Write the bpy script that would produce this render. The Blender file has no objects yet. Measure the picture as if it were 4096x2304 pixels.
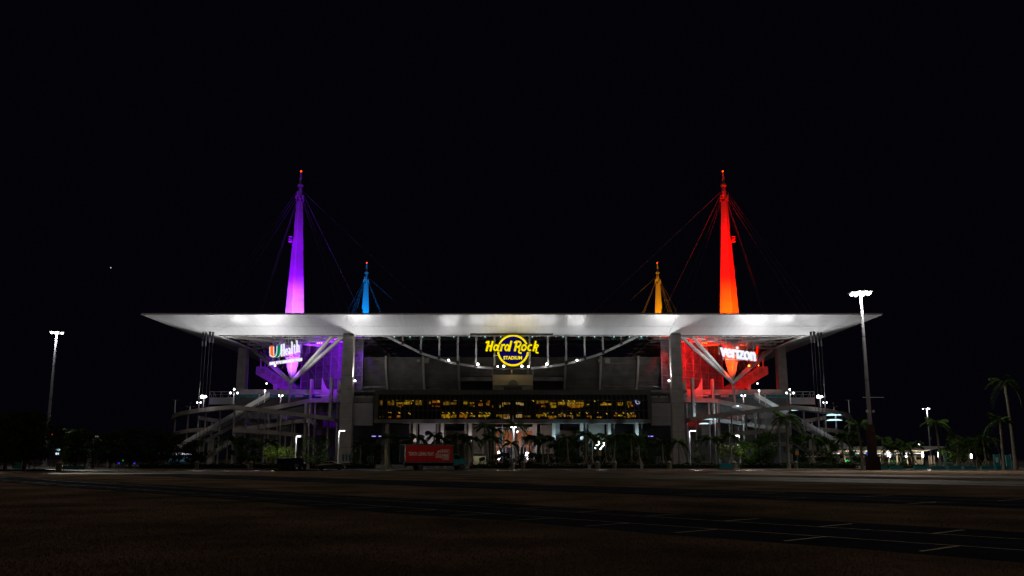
import bpy, math, random
from mathutils import Vector, Matrix
S = bpy.context.scene
R = math.radians
random.seed(7)

# ---------------------------------------------------------------- camera
FPX, TILT, EYE = 3606.0, math.atan(.1902), 1.7
cd = bpy.data.cameras.new('camera'); cam = bpy.data.objects.new('camera', cd)
S.collection.objects.link(cam); S.camera = cam
cam.location = (0, 0, EYE); cam.rotation_euler = (math.pi/2 + TILT, 0, 0)
cd.sensor_width = 36; cd.lens = FPX/4096*36; cd.clip_start = .1; cd.clip_end = 9000

# ---------------------------------------------------------------- night sky, faint added fill light, exposure
W_ = bpy.data.worlds.new('World'); S.world = W_; W_.use_nodes = True
nt = W_.node_tree; bg = nt.nodes['Background']
bg.inputs['Color'].default_value = (.0011, .00082, .0021, 1); bg.inputs['Strength'].default_value = 1.0
sd = bpy.data.lights.new('night_fill', 'SUN'); sd.energy = .07; sd.angle = R(3); sd.color = (1, .80, .62)  # added warm fill sun, stands in for lot lamps behind the camera
sun = bpy.data.objects.new('night_fill', sd); S.collection.objects.link(sun)
sun.rotation_euler = (R(50), 0, R(-14))
S.view_settings.view_transform = 'Standard'; S.view_settings.look = 'None'
S.view_settings.exposure = 0; S.view_settings.gamma = 1; S.view_settings.use_curve_mapping = False
S.cycles.use_denoising = True
try: S.cycles.denoiser = 'OPENIMAGEDENOISE'
except Exception: pass
S.cycles.max_bounces = 4; S.cycles.diffuse_bounces = 2; S.cycles.glossy_bounces = 2
S.cycles.transparent_max_bounces = 8; S.cycles.sample_clamp_indirect = 4; S.cycles.use_light_tree = True
S.cycles.caustics_reflective = False; S.cycles.caustics_refractive = False

# ---------------------------------------------------------------- surveying: photo bearing + known distance -> world
CT, ST = math.cos(TILT), math.sin(TILT)
def _uf(py):
    d = (1152-py); return d*CT + FPX*ST, FPX*CT - d*ST
def P(px, py, Y):
    u, f = _uf(py); return Vector(((px-2048)*Y/f, Y, EYE + u*Y/f))
def Z(py, Y): return P(2048, py, Y).z
def X(px, py, Y): return P(px, py, Y).x

# ---------------------------------------------------------------- mesh collector
class MB:
    def __init__(s): s.v = []; s.f = []; s.sm = []
    def add(s, vs, fs, smooth=False):
        o = len(s.v); s.v += [tuple(v) for v in vs]
        for f in fs: s.f.append([i+o for i in f]); s.sm.append(smooth)
        return s
    def box(s, x0, x1, y0, y1, z0, z1):
        v = [(x0,y0,z0),(x1,y0,z0),(x1,y1,z0),(x0,y1,z0),(x0,y0,z1),(x1,y0,z1),(x1,y1,z1),(x0,y1,z1)]
        return s.add(v, [(0,3,2,1),(4,5,6,7),(0,1,5,4),(1,2,6,5),(2,3,7,6),(3,0,4,7)])
    def beam(s, p, q, w, h=None, w2=None):
        p, q = Vector(p), Vector(q); h = w if h is None else h; d = (q-p)
        if d.length < 1e-6: return s
        d.normalize(); up = Vector((0,0,1)) if abs(d.z) < .95 else Vector((0,1,0))
        a = d.cross(up).normalized(); b = a.cross(d).normalized(); v = []
        for c, k in ((p, 1), (q, (w2/w if w2 else 1))):
            for i, j in ((-1,-1),(1,-1),(1,1),(-1,1)): v.append(c + a*(i*w/2*k) + b*(j*h/2*k))
        return s.add(v, [(0,3,2,1),(4,5,6,7),(0,1,5,4),(1,2,6,5),(2,3,7,6),(3,0,4,7)])
    def tube(s, pts, rad, n=8, cap=True):
        pts = [Vector(p) for p in pts]; rad = rad if isinstance(rad, (list, tuple)) else [rad]*len(pts)
        v = []; f = []; prev = None
        for i, p in enumerate(pts):
            d = (pts[min(i+1, len(pts)-1)] - pts[max(i-1, 0)]).normalized()
            up = Vector((0,0,1)) if abs(d.z) < .9 else Vector((0,1,0))
            a = d.cross(up).normalized(); b = d.cross(a).normalized()
            for k in range(n):
                t = 2*math.pi*k/n; v.append(p + a*(math.cos(t)*rad[i]) + b*(math.sin(t)*rad[i]))
        for i in range(len(pts)-1):
            for k in range(n):
                k2 = (k+1) % n; f.append((i*n+k, i*n+k2, (i+1)*n+k2, (i+1)*n+k))
        s.add(v, f, n > 6)
        if cap: s.add(v[:n], [tuple(range(n-1,-1,-1))]); s.add(v[-n:], [tuple(range(n))])
        return s
    def prism(s, poly, fn, t0, t1):
        "poly: 2D outline, fn(a, b, t) -> 3D"
        n = len(poly); v = [fn(a, b, t0) for a, b in poly] + [fn(a, b, t1) for a, b in poly]
        return s.add(v, [tuple(range(n-1,-1,-1)), tuple(range(n, 2*n))] + [(i, (i+1) % n, n+(i+1) % n, n+i) for i in range(n)])
    def quad(s, a, b, c, d): return s.add([a,b,c,d], [(0,1,2,3)])
    def sphere(s, c, r, n=8, m=6, sz=1):
        v = [(c[0],c[1],c[2]-r*sz)]; f = []
        for j in range(1, m):
            t = -math.pi/2 + math.pi*j/m
            for k in range(n):
                a = 2*math.pi*k/n; v.append((c[0]+r*math.cos(t)*math.cos(a), c[1]+r*math.cos(t)*math.sin(a), c[2]+r*sz*math.sin(t)))
        v.append((c[0],c[1],c[2]+r*sz)); L = len(v)-1
        for k in range(n): f.append((0, 1+(k+1)%n, 1+k)); f.append((L, 1+(m-2)*n+k, 1+(m-2)*n+(k+1)%n))
        for j in range(m-2):
            for k in range(n): f.append((1+j*n+k, 1+j*n+(k+1)%n, 1+(j+1)*n+(k+1)%n, 1+(j+1)*n+k))
        return s.add(v, f, True)
    def mesh(s, name, m=None, org=(0,0,0)):
        me = bpy.data.meshes.new(name); ox, oy, oz = org
        me.from_pydata([(x-ox, y-oy, z-oz) for x, y, z in s.v], [], s.f); me.update()
        if m: me.materials.append(m)
        if any(s.sm): me.polygons.foreach_set('use_smooth', s.sm)
        return me

ORG = {}
def _org(o):
    v = Vector((0,0,0))
    while o is not None:
        v += ORG.get(o, Vector((0,0,0))); o = o.parent
    return v
def tag(o, label=None, cat=None, group=None, kind=None):
    if label: o['label'] = label
    if cat: o['category'] = cat
    if group: o['group'] = group
    if kind: o['kind'] = kind
    return o
def thing(name, label, cat, loc=(0,0,0), group=None, kind=None):
    o = bpy.data.objects.new(name, None); S.collection.objects.link(o); o.location = loc
    ORG[o] = Vector(loc); return tag(o, label, cat, group, kind)
def part(name, mb, m, parent=None, label=None):
    org = _org(parent) if parent else (0,0,0)
    me = mb if isinstance(mb, bpy.types.Mesh) else mb.mesh(name, m, org)
    o = bpy.data.objects.new(name, me); S.collection.objects.link(o)
    if parent: o.parent = parent
    if label: o['label'] = label
    return o
def solo(name, mb, m, label, cat, group=None):
    "a thing that is one mesh; origin at the middle of its base"
    xs = [v[0] for v in mb.v]; ys = [v[1] for v in mb.v]; z = min(v[2] for v in mb.v)
    loc = Vector(((min(xs)+max(xs))/2, (min(ys)+max(ys))/2, z))
    o = bpy.data.objects.new(name, mb.mesh(name, m, loc)); S.collection.objects.link(o); o.location = loc; ORG[o] = loc
    return tag(o, label, cat, group)
def ground(name, mb, m, **k):
    o = part(name, mb, m); o['kind'] = 'structure'; return o
def clone(src, parent=None):
    o = src.copy(); S.collection.objects.link(o); o.parent = parent
    for ch in src.children: clone(ch, o)
    return o
def place(src, used, loc, rz=0, sc=1, label=None, group=None):
    "first use moves the original, later uses copy it with its parts"
    o = src if src not in used else clone(src)
    used.add(src); o.location = loc; o.rotation_euler = (0,0,rz)
    o.scale = (sc,)*3 if not isinstance(sc, tuple) else sc
    if label: o['label'] = label
    if group: o['group'] = group
    return o
USED = set()

# ---------------------------------------------------------------- materials
def mat(name, col, rough=.7, metal=0, var=.25, scale=.6, bump=0, bscale=8, coat=0, col2=None, stretch=(1,1,1)):
    m = bpy.data.materials.new(name); m.use_nodes = True; n = m.node_tree.nodes; l = m.node_tree.links
    b = n['Principled BSDF']; b.inputs['Roughness'].default_value = rough; b.inputs['Metallic'].default_value = metal
    if coat: b.inputs['Coat Weight'].default_value = coat; b.inputs['Coat Roughness'].default_value = .06
    tc = n.new('ShaderNodeTexCoord'); mp = n.new('ShaderNodeMapping'); l.new(tc.outputs['Object'], mp.inputs[0])
    mp.inputs['Scale'].default_value = stretch
    no = n.new('ShaderNodeTexNoise'); no.inputs['Scale'].default_value = scale; no.inputs['Detail'].default_value = 6
    l.new(mp.outputs[0], no.inputs['Vector'])
    cr = n.new('ShaderNodeValToRGB'); l.new(no.outputs['Fac'], cr.inputs[0])
    c2 = col2 or tuple(c*(1-var) for c in col)
    cr.color_ramp.elements[0].position = .32; cr.color_ramp.elements[1].position = .68
    cr.color_ramp.elements[0].color = (*c2, 1); cr.color_ramp.elements[1].color = (*[min(1, c*(1+var*.4)) for c in col], 1)
    l.new(cr.outputs[0], b.inputs['Base Color'])
    if bump:
        n2 = n.new('ShaderNodeTexNoise'); n2.inputs['Scale'].default_value = bscale; n2.inputs['Detail'].default_value = 5
        l.new(mp.outputs[0], n2.inputs['Vector']); bu = n.new('ShaderNodeBump'); bu.inputs['Strength'].default_value = bump
        bu.inputs['Distance'].default_value = .1; l.new(n2.outputs['Fac'], bu.inputs['Height']); l.new(bu.outputs[0], b.inputs['Normal'])
    return m
def emit(name, col, st=1.0, noise=0, scale=1.2, col2=None):
    m = bpy.data.materials.new(name); m.use_nodes = True; n = m.node_tree.nodes; l = m.node_tree.links
    n.remove(n['Principled BSDF']); e = n.new('ShaderNodeEmission'); e.inputs[0].default_value = (*col, 1); e.inputs[1].default_value = st
    l.new(e.outputs[0], n['Material Output'].inputs[0])
    if noise:
        tc = n.new('ShaderNodeTexCoord'); v = n.new('ShaderNodeTexVoronoi'); v.distance = 'CHEBYCHEV'; v.inputs['Scale'].default_value = scale
        l.new(tc.outputs['Object'], v.inputs['Vector']); cr = n.new('ShaderNodeValToRGB'); l.new(v.outputs['Color'], cr.inputs[0])
        cr.color_ramp.elements[0].color = (*(col2 or [c*.2 for c in col]), 1); cr.color_ramp.elements[1].color = (*col, 1)
        cr.color_ramp.elements[0].position = .25; cr.color_ramp.elements[1].position = .6
        l.new(cr.outputs[0], e.inputs[0])
    m.cycles.emission_sampling = 'NONE' if st <= 1.5 else 'AUTO'
    return m
M = {}
M['soffit'] = mat('white_soffit_metal', (.78,.80,.82), .36, .25, .06, .25, .05, 3, stretch=(6,.3,.3))
def ribs(m, freq, strength):
    n = m.node_tree.nodes; l = m.node_tree.links
    tc = n.new('ShaderNodeTexCoord'); w = n.new('ShaderNodeTexWave'); w.inputs['Scale'].default_value = freq; w.bands_direction = 'X'
    w.inputs['Distortion'].default_value = .3; l.new(tc.outputs['Object'], w.inputs['Vector'])
    b = n.new('ShaderNodeBump'); b.inputs['Strength'].default_value = strength; b.inputs['Distance'].default_value = .06
    l.new(w.outputs['Fac'], b.inputs['Height']); l.new(b.outputs[0], n['Principled BSDF'].inputs['Normal'])
ribs(M['soffit'], 1.3, .25)
M['steel'] = mat('white_painted_steel', (.72,.72,.70), .5, 0, .12, .5)
M['mast'] = mat('white_mast_cladding', (.3,.3,.3), .6, 0, .06, .3, .04, 2, stretch=(.5,.5,6))
M['concrete'] = mat('pale_concrete', (.45,.42,.38), .85, 0, .22, .45, .15, 5)
M['concrete2'] = mat('ramp_concrete', (.36,.33,.30), .85, 0, .25, .3, .15, 5)
M['darkcon'] = mat('weathered_concrete', (.2,.19,.18), .9, 0, .35, .3, .2, 4)
M['panelwall'] = mat('grey_panel', (.36,.35,.36), .7, 0, .1, .5)
M['bronze'] = mat('dark_bronze_metal', (.085,.078,.066), .5, .3, .2, .4)
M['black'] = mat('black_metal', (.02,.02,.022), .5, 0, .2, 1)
M['cable'] = mat('galvanised_cable', (.3,.31,.33), .45, .6, .1, 1)
M['darksteel'] = mat('dark_grey_steel', (.1,.1,.105), .5, .5, .2, 1)
M['screen'] = mat('pale_fabric_screen', (.16,.14,.16), .9, 0, .45, .35, .1, 3)
M['grass'] = mat('dry_grass', (.36,.235,.17), 1, 0, .5, .22, .9, 30, col2=(.13,.11,.07))
M['asphalt'] = mat('worn_asphalt', (.05,.06,.085), 1.0, 0, .35, .25, .3, 60)
M['road'] = mat('pale_road_concrete', (.24,.22,.2), .72, 0, .35, .3, .2, 40, stretch=(.3,.3,1))
M['laneC'] = mat('patched_lane_asphalt', (.25,.25,.16), .75, 0, .6, .25, .3, 20)
M['sheen'] = mat('smooth_access_asphalt', (.035,.033,.03), .22, 0, .35, .2, .15, 8)
M['pole'] = mat('galvanised_pole', (.3,.3,.33), .6, 0, .1, 1)
M['yellow'] = mat('worn_yellow_paint', (.5,.32,.03), .8, 0, .5, 2)
M['kerb'] = mat('concrete_kerb', (.45,.42,.36), .8, 0, .2, .6)
M['frond'] = mat('palm_green', (.06,.11,.025), .5, 0, .4, 1.5)
M['leaf'] = mat('dark_leaves', (.045,.085,.02), .55, 0, .5, .8)
M['leaf_y'] = mat('yellow_green_leaves', (.14,.2,.03), .55, 0, .4, .8)
M['trunk'] = mat('grey_palm_trunk', (.24,.21,.16), .85, 0, .3, 1.2, .3, 6, stretch=(1,1,3))
M['crownshaft'] = mat('green_crownshaft', (.2,.24,.05), .5, 0, .2, 1)
M['bark'] = mat('brown_bark', (.12,.09,.06), .9, 0, .4, 2, .4, 10)
M['wrap'] = mat('dark_red_brown_wrap', (.06,.028,.022), .95, 0, .4, 2, .4, 8)
M['wood'] = mat('timber_stake', (.35,.26,.15), .8, 0, .2, 2)
M['teal'] = mat('teal_paint', (.01,.22,.24), .5, 0, .15, 1)
M['red_p'] = mat('red_vinyl', (.5,.012,.01), .45, 0, .1, .6)
M['white_p'] = mat('white_print', (.85,.7,.6), .5, 0, .15, 2)
M['scaf'] = mat('scaffold_tube', (.3,.28,.3), .6, 0, .2, 1)
M['bowl'] = mat('stand_concrete', (.2,.185,.175), .9, 0, .35, .35, .2, 4)
M['navy'] = mat('navy_paint', (.012,.018,.05), .9, 0, .2, 1)
M['rubber'] = mat('tyre_rubber', (.018,.018,.018), .8, 0, .2, 3)
M['chrome'] = mat('alloy_metal', (.55,.55,.55), .25, .9, .1, 2)
M['glassdark'] = mat('dark_car_glass', (.015,.015,.02), .05, 0, .1, 1)
M['carblack'] = mat('black_car_paint', (.02,.02,.024), .25, .2, .1, .5, coat=.8)
M['cargrey'] = mat('grey_car_paint', (.1,.095,.08), .3, .5, .1, .5, coat=.8)
M['orangewall'] = mat('terracotta_wall', (.45,.16,.06), .8, 0, .25, .4)
M['gold'] = mat('beige_perforated_panel', (.5,.42,.25), .6, .2, .15, 5)
M['hedge'] = mat('hedge_leaves', (.04,.065,.018), .6, 0, .5, 1.2)
M['bin'] = mat('trash_bin_brown', (.22,.16,.09), .7, 0, .25, 3)
M['signorange'] = mat('orange_sign', (.6,.2,.04), .6, 0, .1, 3)
M['flagteal'] = mat('teal_flag_cloth', (.02,.25,.3), .8, 0, .15, 2)
M['beige'] = mat('beige_soffit_boards', (.6,.52,.4), .7, 0, .1, 1)

for k_ in ('asphalt','grass','road','laneC','kerb','darkcon','concrete2','trunk','frond','leaf','hedge'): M[k_].node_tree.nodes['Principled BSDF'].inputs['Specular IOR Level'].default_value = .06
E = {}
E['white'] = emit('lamp_white', (.95,.93,1), 14)
E['whitesoft'] = emit('light_panel_white', (1,.96,.9), 1.4)
E['cyanwhite'] = emit('tube_cyan_white', (.62,.95,1), 1.4)
E['red'] = emit('beacon_red', (1,.03,.0), 10)
E['redcore'] = emit('beacon_core', (1,.45,.08), 3)
E['yellow'] = emit('neon_yellow', (1,.77,.0), 1.0)
E['navy'] = emit('navy_backlit_disc', (.004,.002,.07), 1.0)
E['signwhite'] = emit('sign_white', (.9,.92,1), 1.05)
E['signblue'] = emit('sign_violet_blue', (.12,.04,1), 1.0)
E['orange'] = emit('sign_orange', (1,.16,.01), 1.0)
E['green'] = emit('sign_green', (.0,.2,.07), 1.0)
E['redsign'] = emit('sign_red', (1,.01,.0), 1.0)
E['blue'] = emit('led_blue', (.02,.15,.9), 1.0)
E['cyan'] = emit('led_cyan', (.04,.5,.75), .8)
E['greenled'] = emit('led_green', (.0,.9,.12), 1.0)
E['amber'] = emit('light_amber', (1,.62,.06), 1.2)
E['room'] = emit('lit_office_yellow', (.85,.5,.02), .8, 1, 2.6, (.25,.09,.0))
E['roommid'] = emit('lit_office_amber', (.5,.26,.01), .8, 1, 2.2, (.1,.03,0))
E['roomdim'] = emit('lit_office_dim', (.3,.15,.01), .8, 1, 1.3, (.05,.02,0))
E['roomcream'] = emit('lit_office_cream', (.85,.55,.2), .7, 1, .9, (.2,.07,.01))
E['roomorange'] = emit('lit_office_orange', (.6,.17,.01), .8, 1, 1.2, (.2,.04,0))

def glass(name, refl=.006, tint=(.7,.72,.75)):
    m = bpy.data.materials.new(name); m.use_nodes = True; n = m.node_tree.nodes; l = m.node_tree.links
    n.remove(n['Principled BSDF']); t = n.new('ShaderNodeBsdfTransparent'); t.inputs[0].default_value = (*tint, 1)
    g = n.new('ShaderNodeBsdfGlossy'); g.inputs['Roughness'].default_value = .45; mx = n.new('ShaderNodeMixShader'); mx.inputs[0].default_value = refl
    l.new(t.outputs[0], mx.inputs[1]); l.new(g.outputs[0], mx.inputs[2]); l.new(mx.outputs[0], n['Material Output'].inputs[0]); return m
for k_ in ('asphalt','leaf','grass'): M[k_].node_tree.nodes['Principled BSDF'].inputs['Specular IOR Level'].default_value = 0
M['glass'] = glass('tinted_window_glass')

# ---------------------------------------------------------------- lamps
def spot(loc, target, watts, col=(1,1,1), size=60, blend=.6, rad=.4, parent=None):
    d = bpy.data.lights.new('lamp_light', 'SPOT'); d.energy = watts; d.color = col; d.spot_size = R(size); d.spot_blend = blend
    d.shadow_soft_size = rad; o = bpy.data.objects.new('lamp_light', d); S.collection.objects.link(o); o.location = loc
    o.rotation_euler = (Vector(target)-Vector(loc)).to_track_quat('-Z', 'Y').to_euler(); return o
def point(loc, watts, col=(1,1,1), rad=.3):
    d = bpy.data.lights.new('lamp_light', 'POINT'); d.energy = watts; d.color = col; d.shadow_soft_size = rad
    o = bpy.data.objects.new('lamp_light', d); S.collection.objects.link(o); o.location = loc; return o

# ---------------------------------------------------------------- lettering
def text_mesh(s, h, ext=.05, bold=0, shear=0, w=None):
    "letters as a mesh in the XZ plane facing -Y, centred, cap height about h, optional total width w"
    c = bpy.data.curves.new('lettering', 'FONT'); c.body = s; c.size = 1; c.extrude = .02; c.offset = bold; c.shear = shear; c.resolution_u = 3
    o = bpy.data.objects.new('lettering', c); me = bpy.data.meshes.new_from_object(o); bpy.data.objects.remove(o)
    xs = [v.co.x for v in me.vertices]; ys = [v.co.y for v in me.vertices]
    cx, cy = (min(xs)+max(xs))/2, (min(ys)+max(ys))/2; k = h/(max(ys)-min(ys)); kx = w/(max(xs)-min(xs)) if w else k
    for v in me.vertices:
        x, y, z = v.co; v.co = ((x-cx)*kx, -z/.02*ext, (y-cy)*k)
    me.update(); return me
def lettering(s, loc, h, m, parent=None, rz=0, name='lettering', label=None, slope=0, **k):
    me = text_mesh(s, h, **k); me.name = name; me.materials.clear(); me.materials.append(m)
    for v in me.vertices: v.co.z += v.co.x*slope
    o = bpy.data.objects.new(name, me); S.collection.objects.link(o)
    if parent: o.parent = parent
    o.location = Vector(loc) - (_org(parent) if parent else Vector((0,0,0))); o.rotation_euler = (0,0,rz)
    if label: o['label'] = label
    return o

# ================================================================ THE STADIUM
DC, OY, OX, OZ, IX, IZ = 401.5, 118.0, 118.0, 47.0, 99.5, 42.9
LS = 'left', 'right'
# ---------------------------------------------------------------- canopy roof
can = thing('stadium_canopy', 'huge flat white steel canopy roof overhanging the whole stadium', 'canopy roof', (0, DC, 0))
def ring(h, z): return [Vector((-h, DC-h, z)), Vector((h, DC-h, z)), Vector((h, DC+h, z)), Vector((-h, DC+h, z))]
O4, I4 = ring(OX, OZ), ring(IX, IZ)
for side in range(4):
    o0, o1, i0, i1 = O4[side], O4[(side+1) % 4], I4[side], I4[(side+1) % 4]
    nc = 26 if side != 2 else 4
    for r0, r1 in ((0, .545), (.545, 1)):
        for c in range(nc):
            def pt(u, t, dz=0):
                a = o0.lerp(o1, u); b = i0.lerp(i1, u); q = a.lerp(b, t); q.z += dz; return q
            g = .00006; gr = .0045
            u0, u1 = c/nc+g, (c+1)/nc-g; t0, t1 = r0+gr*(r0 > 0), r1-gr*(r1 < 1)
            mb = MB(); lo = [pt(u0,t0), pt(u1,t0), pt(u1,t1), pt(u0,t1)]; hi = [p+Vector((0,0,.15)) for p in lo]
            mb.add(lo+hi, [(0,3,2,1),(4,5,6,7),(0,1,5,4),(1,2,6,5),(2,3,7,6),(3,0,4,7)])
            part('soffit_panel', mb, M['soffit'], can)
# backing above the soffit, roof deck with the opening, thin outer lip
mb = MB()
for side in range(4):
    up = Vector((0,0,.17)); mb.quad(O4[side]+up, O4[(side+1)%4]+up, I4[(side+1)%4]+up, I4[side]+up)
part('soffit_backing', mb, M['darksteel'], can)
mb = MB(); a, b, z0, z1 = OX, 52, OZ+.2, OZ+.5
for x0,x1,y0,y1 in ((-a,a,-a,-b),(-a,a,b,a),(-a,-b,-b,b),(b,a,-b,b)): mb.box(x0,x1,DC+y0,DC+y1,z0,z1)
part('roof_deck', mb, M['steel'], can)
for side in range(4):
    p, q = O4[side], O4[(side+1) % 4]; mb = MB(); mb.beam(p+Vector((0,0,.12)), q+Vector((0,0,.12)), .2, .3); part('edge_trim', mb, M['steel'], can)
    p, q = I4[side], I4[(side+1) % 4]; mb = MB(); k = .993
    mb.beam(Vector((p.x*k, DC+(p.y-DC)*k, IZ-.05)), Vector((q.x*k, DC+(q.y-DC)*k, IZ-.05)), .7, .5); part('edge_beam', mb, M['steel'], can)
# folded wedges where the soffit meets the front columns
for s in (-1, 1):
    x0, x1 = s*52.9*283.5/300, s*56.2; q0 = Vector((s*52.9, 284.2, 46.83)); q1 = Vector((s*56.4, 301.5, 42.98)); q2 = Vector((s*52.6, 301.5, 42.7))
    mb = MB(); up = Vector((0,0,.6)); mb.add([q0,q1,q2,q0+up,q1+up,q2+up], [(0,1,2),(3,4,5),(0,1,4,3),(1,2,5,4),(2,0,3,5)]); part('fold_wedge', mb, M['soffit'], can)
# trusses under the roof deck
def truss(p, q, zb, zt, n, w=.42, wb=.28):
    mb = MB(); p, q = Vector(p), Vector(q)
    a0, a1 = Vector((p.x,p.y,zb)), Vector((q.x,q.y,zb)); b0, b1 = Vector((p.x,p.y,zt)), Vector((q.x,q.y,zt))
    mb.beam(a0, a1, w); mb.beam(b0, b1, w)
    for k in range(n):
        c = a0.lerp(a1, k/n) if k % 2 == 0 else b0.lerp(b1, k/n); d = b0.lerp(b1, (k+1)/n) if k % 2 == 0 else a0.lerp(a1, (k+1)/n)
        mb.beam(c, d, wb); mb.beam(a0.lerp(a1, k/n), b0.lerp(b1, k/n), wb*.8)
    return mb
for s in (-1, 1):
    for y in (308, 316, 325, 334, 344, 356, 370, 388): part('roof_truss', truss((s*98.5,y,0), (s*50,y,0), 43.6, 46.6, 14), M['steel'], can)
    for x in (94, 85, 74, 64): part('roof_truss', truss((s*x,303.5,0), (s*x,392,0), 43.9, 46.7, 16), M['steel'], can)
    part('roof_truss', truss((s*98,304,0), (s*52,350,0), 42.9, 46.4, 16, .6, .35), M['steel'], can)
    part('roof_truss', truss((s*98.6,341,0), (s*56,303.5,0), 42.8, 46.4, 16, .6, .35), M['steel'], can)
for y in (306, 318, 334, 348): part('roof_truss', truss((-49.5,y,0), (49.5,y,0), 43.6, 46.6, 30), M['darksteel'], can)
mb = MB()
for k in range(46):
    x = -50 + k*100/45; mb.beam((x,303.6,45.2), (x,349,45.2), .18, .3)
part('purlin', mb, M['darksteel'], can)['kind'] = 'stuff'
# small blue-white lamps in a row under the edge beam
for px in (1577,1640,1690,1751,1815,1877,1940,2003,2129,2190,2252,2315,2378,2456,2518,2565):
    p = P(px, 1347, 304.5); mb = MB(); mb.box(p.x-.16,p.x+.16,p.y-.15,p.y+.15,p.z-.16,p.z+.16)
    lampb = part('edge_lamp', mb, E['cyanwhite'], can)
    mb = MB(); mb.box(p.x-.7,p.x+.7,p.y-.3,p.y+.3,p.z-.62,p.z-.42); part('lamp_shelf', mb, M['teal'], lampb)

# ---------------------------------------------------------------- concrete super columns
def column(x0, x1, y0, y1, ztop, flare, label, joints):
    t = thing('concrete_column', label, 'column', ((x0+x1)/2, (y0+y1)/2, 0), 'giant concrete columns carrying the canopy')
    zs = [0]+joints+[ztop]
    for a, b in zip(zs, zs[1:]):
        def rect(z):
            k = flare*(1-z/ztop); return [(x0-k,y0-k,z),(x1+k,y0-k,z),(x1+k,y1+k,z),(x0-k,y1+k,z)]
        mb = MB(); mb.add(rect(a+.05)+rect(b-.05), [(0,3,2,1),(4,5,6,7),(0,1,5,4),(1,2,6,5),(2,3,7,6),(3,0,4,7)]); part('block', mb, M['concrete'], t)
        mb = MB()
        if a > 0: k = flare*(1-a/ztop)-.1; mb.box(x0-k,x1+k,y0-k,y1+k,a-.06,a+.06); part('joint', mb, M['darkcon'], t)
    return t
J = [5.5,10.6,15.4,20,24.6,29.2,33.6,38.2]
for s, nm in ((-1,'left'), (1,'right')):
    xs = sorted((s*53.1, s*56.6)); column(xs[0], xs[1], 300, 303.4, 43.35, .35, f'tall grey concrete column between the office block and the {nm} corner sign', J)
    xs = sorted((s*100.3, s*103.4)); column(xs[0], xs[1], 339, 342.6, 43.3, .3, f'tall concrete column at the far {nm} end holding up the canopy', [j+2.4 for j in J[:-1]])

# ---------------------------------------------------------------- spires
def octo(c, r, z, n=4, rot=0): return [(c[0]+r*math.cos(rot+2*math.pi*k/n), c[1]+r*math.sin(rot+2*math.pi*k/n), z) for k in range(n)]
def diamond(c, r, z, ch=.16):
    pts = []
    for k in range(4):
        a = math.pi/2*k - math.pi/2; d = Vector((math.cos(a), math.sin(a), 0)); e = Vector((-d.y, d.x, 0))
        for sg in (-1, 1): q = Vector((c[0],c[1],z)) + d*(r*(1-ch*.5)) + e*(sg*r*ch*.5); pts.append(tuple(q))
    return pts
def loft(mb, rings, cap=True):
    n = len(rings[0]); v = [p for r in rings for p in r]; f = []
    for i in range(len(rings)-1):
        for k in range(n): k2 = (k+1) % n; f.append((i*n+k, i*n+k2, (i+1)*n+k2, (i+1)*n+k))
    if cap: f.append(tuple(range(n-1,-1,-1))); f.append(tuple((len(rings)-1)*n+k for k in range(n)))
    return mb.add(v, f)
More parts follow.
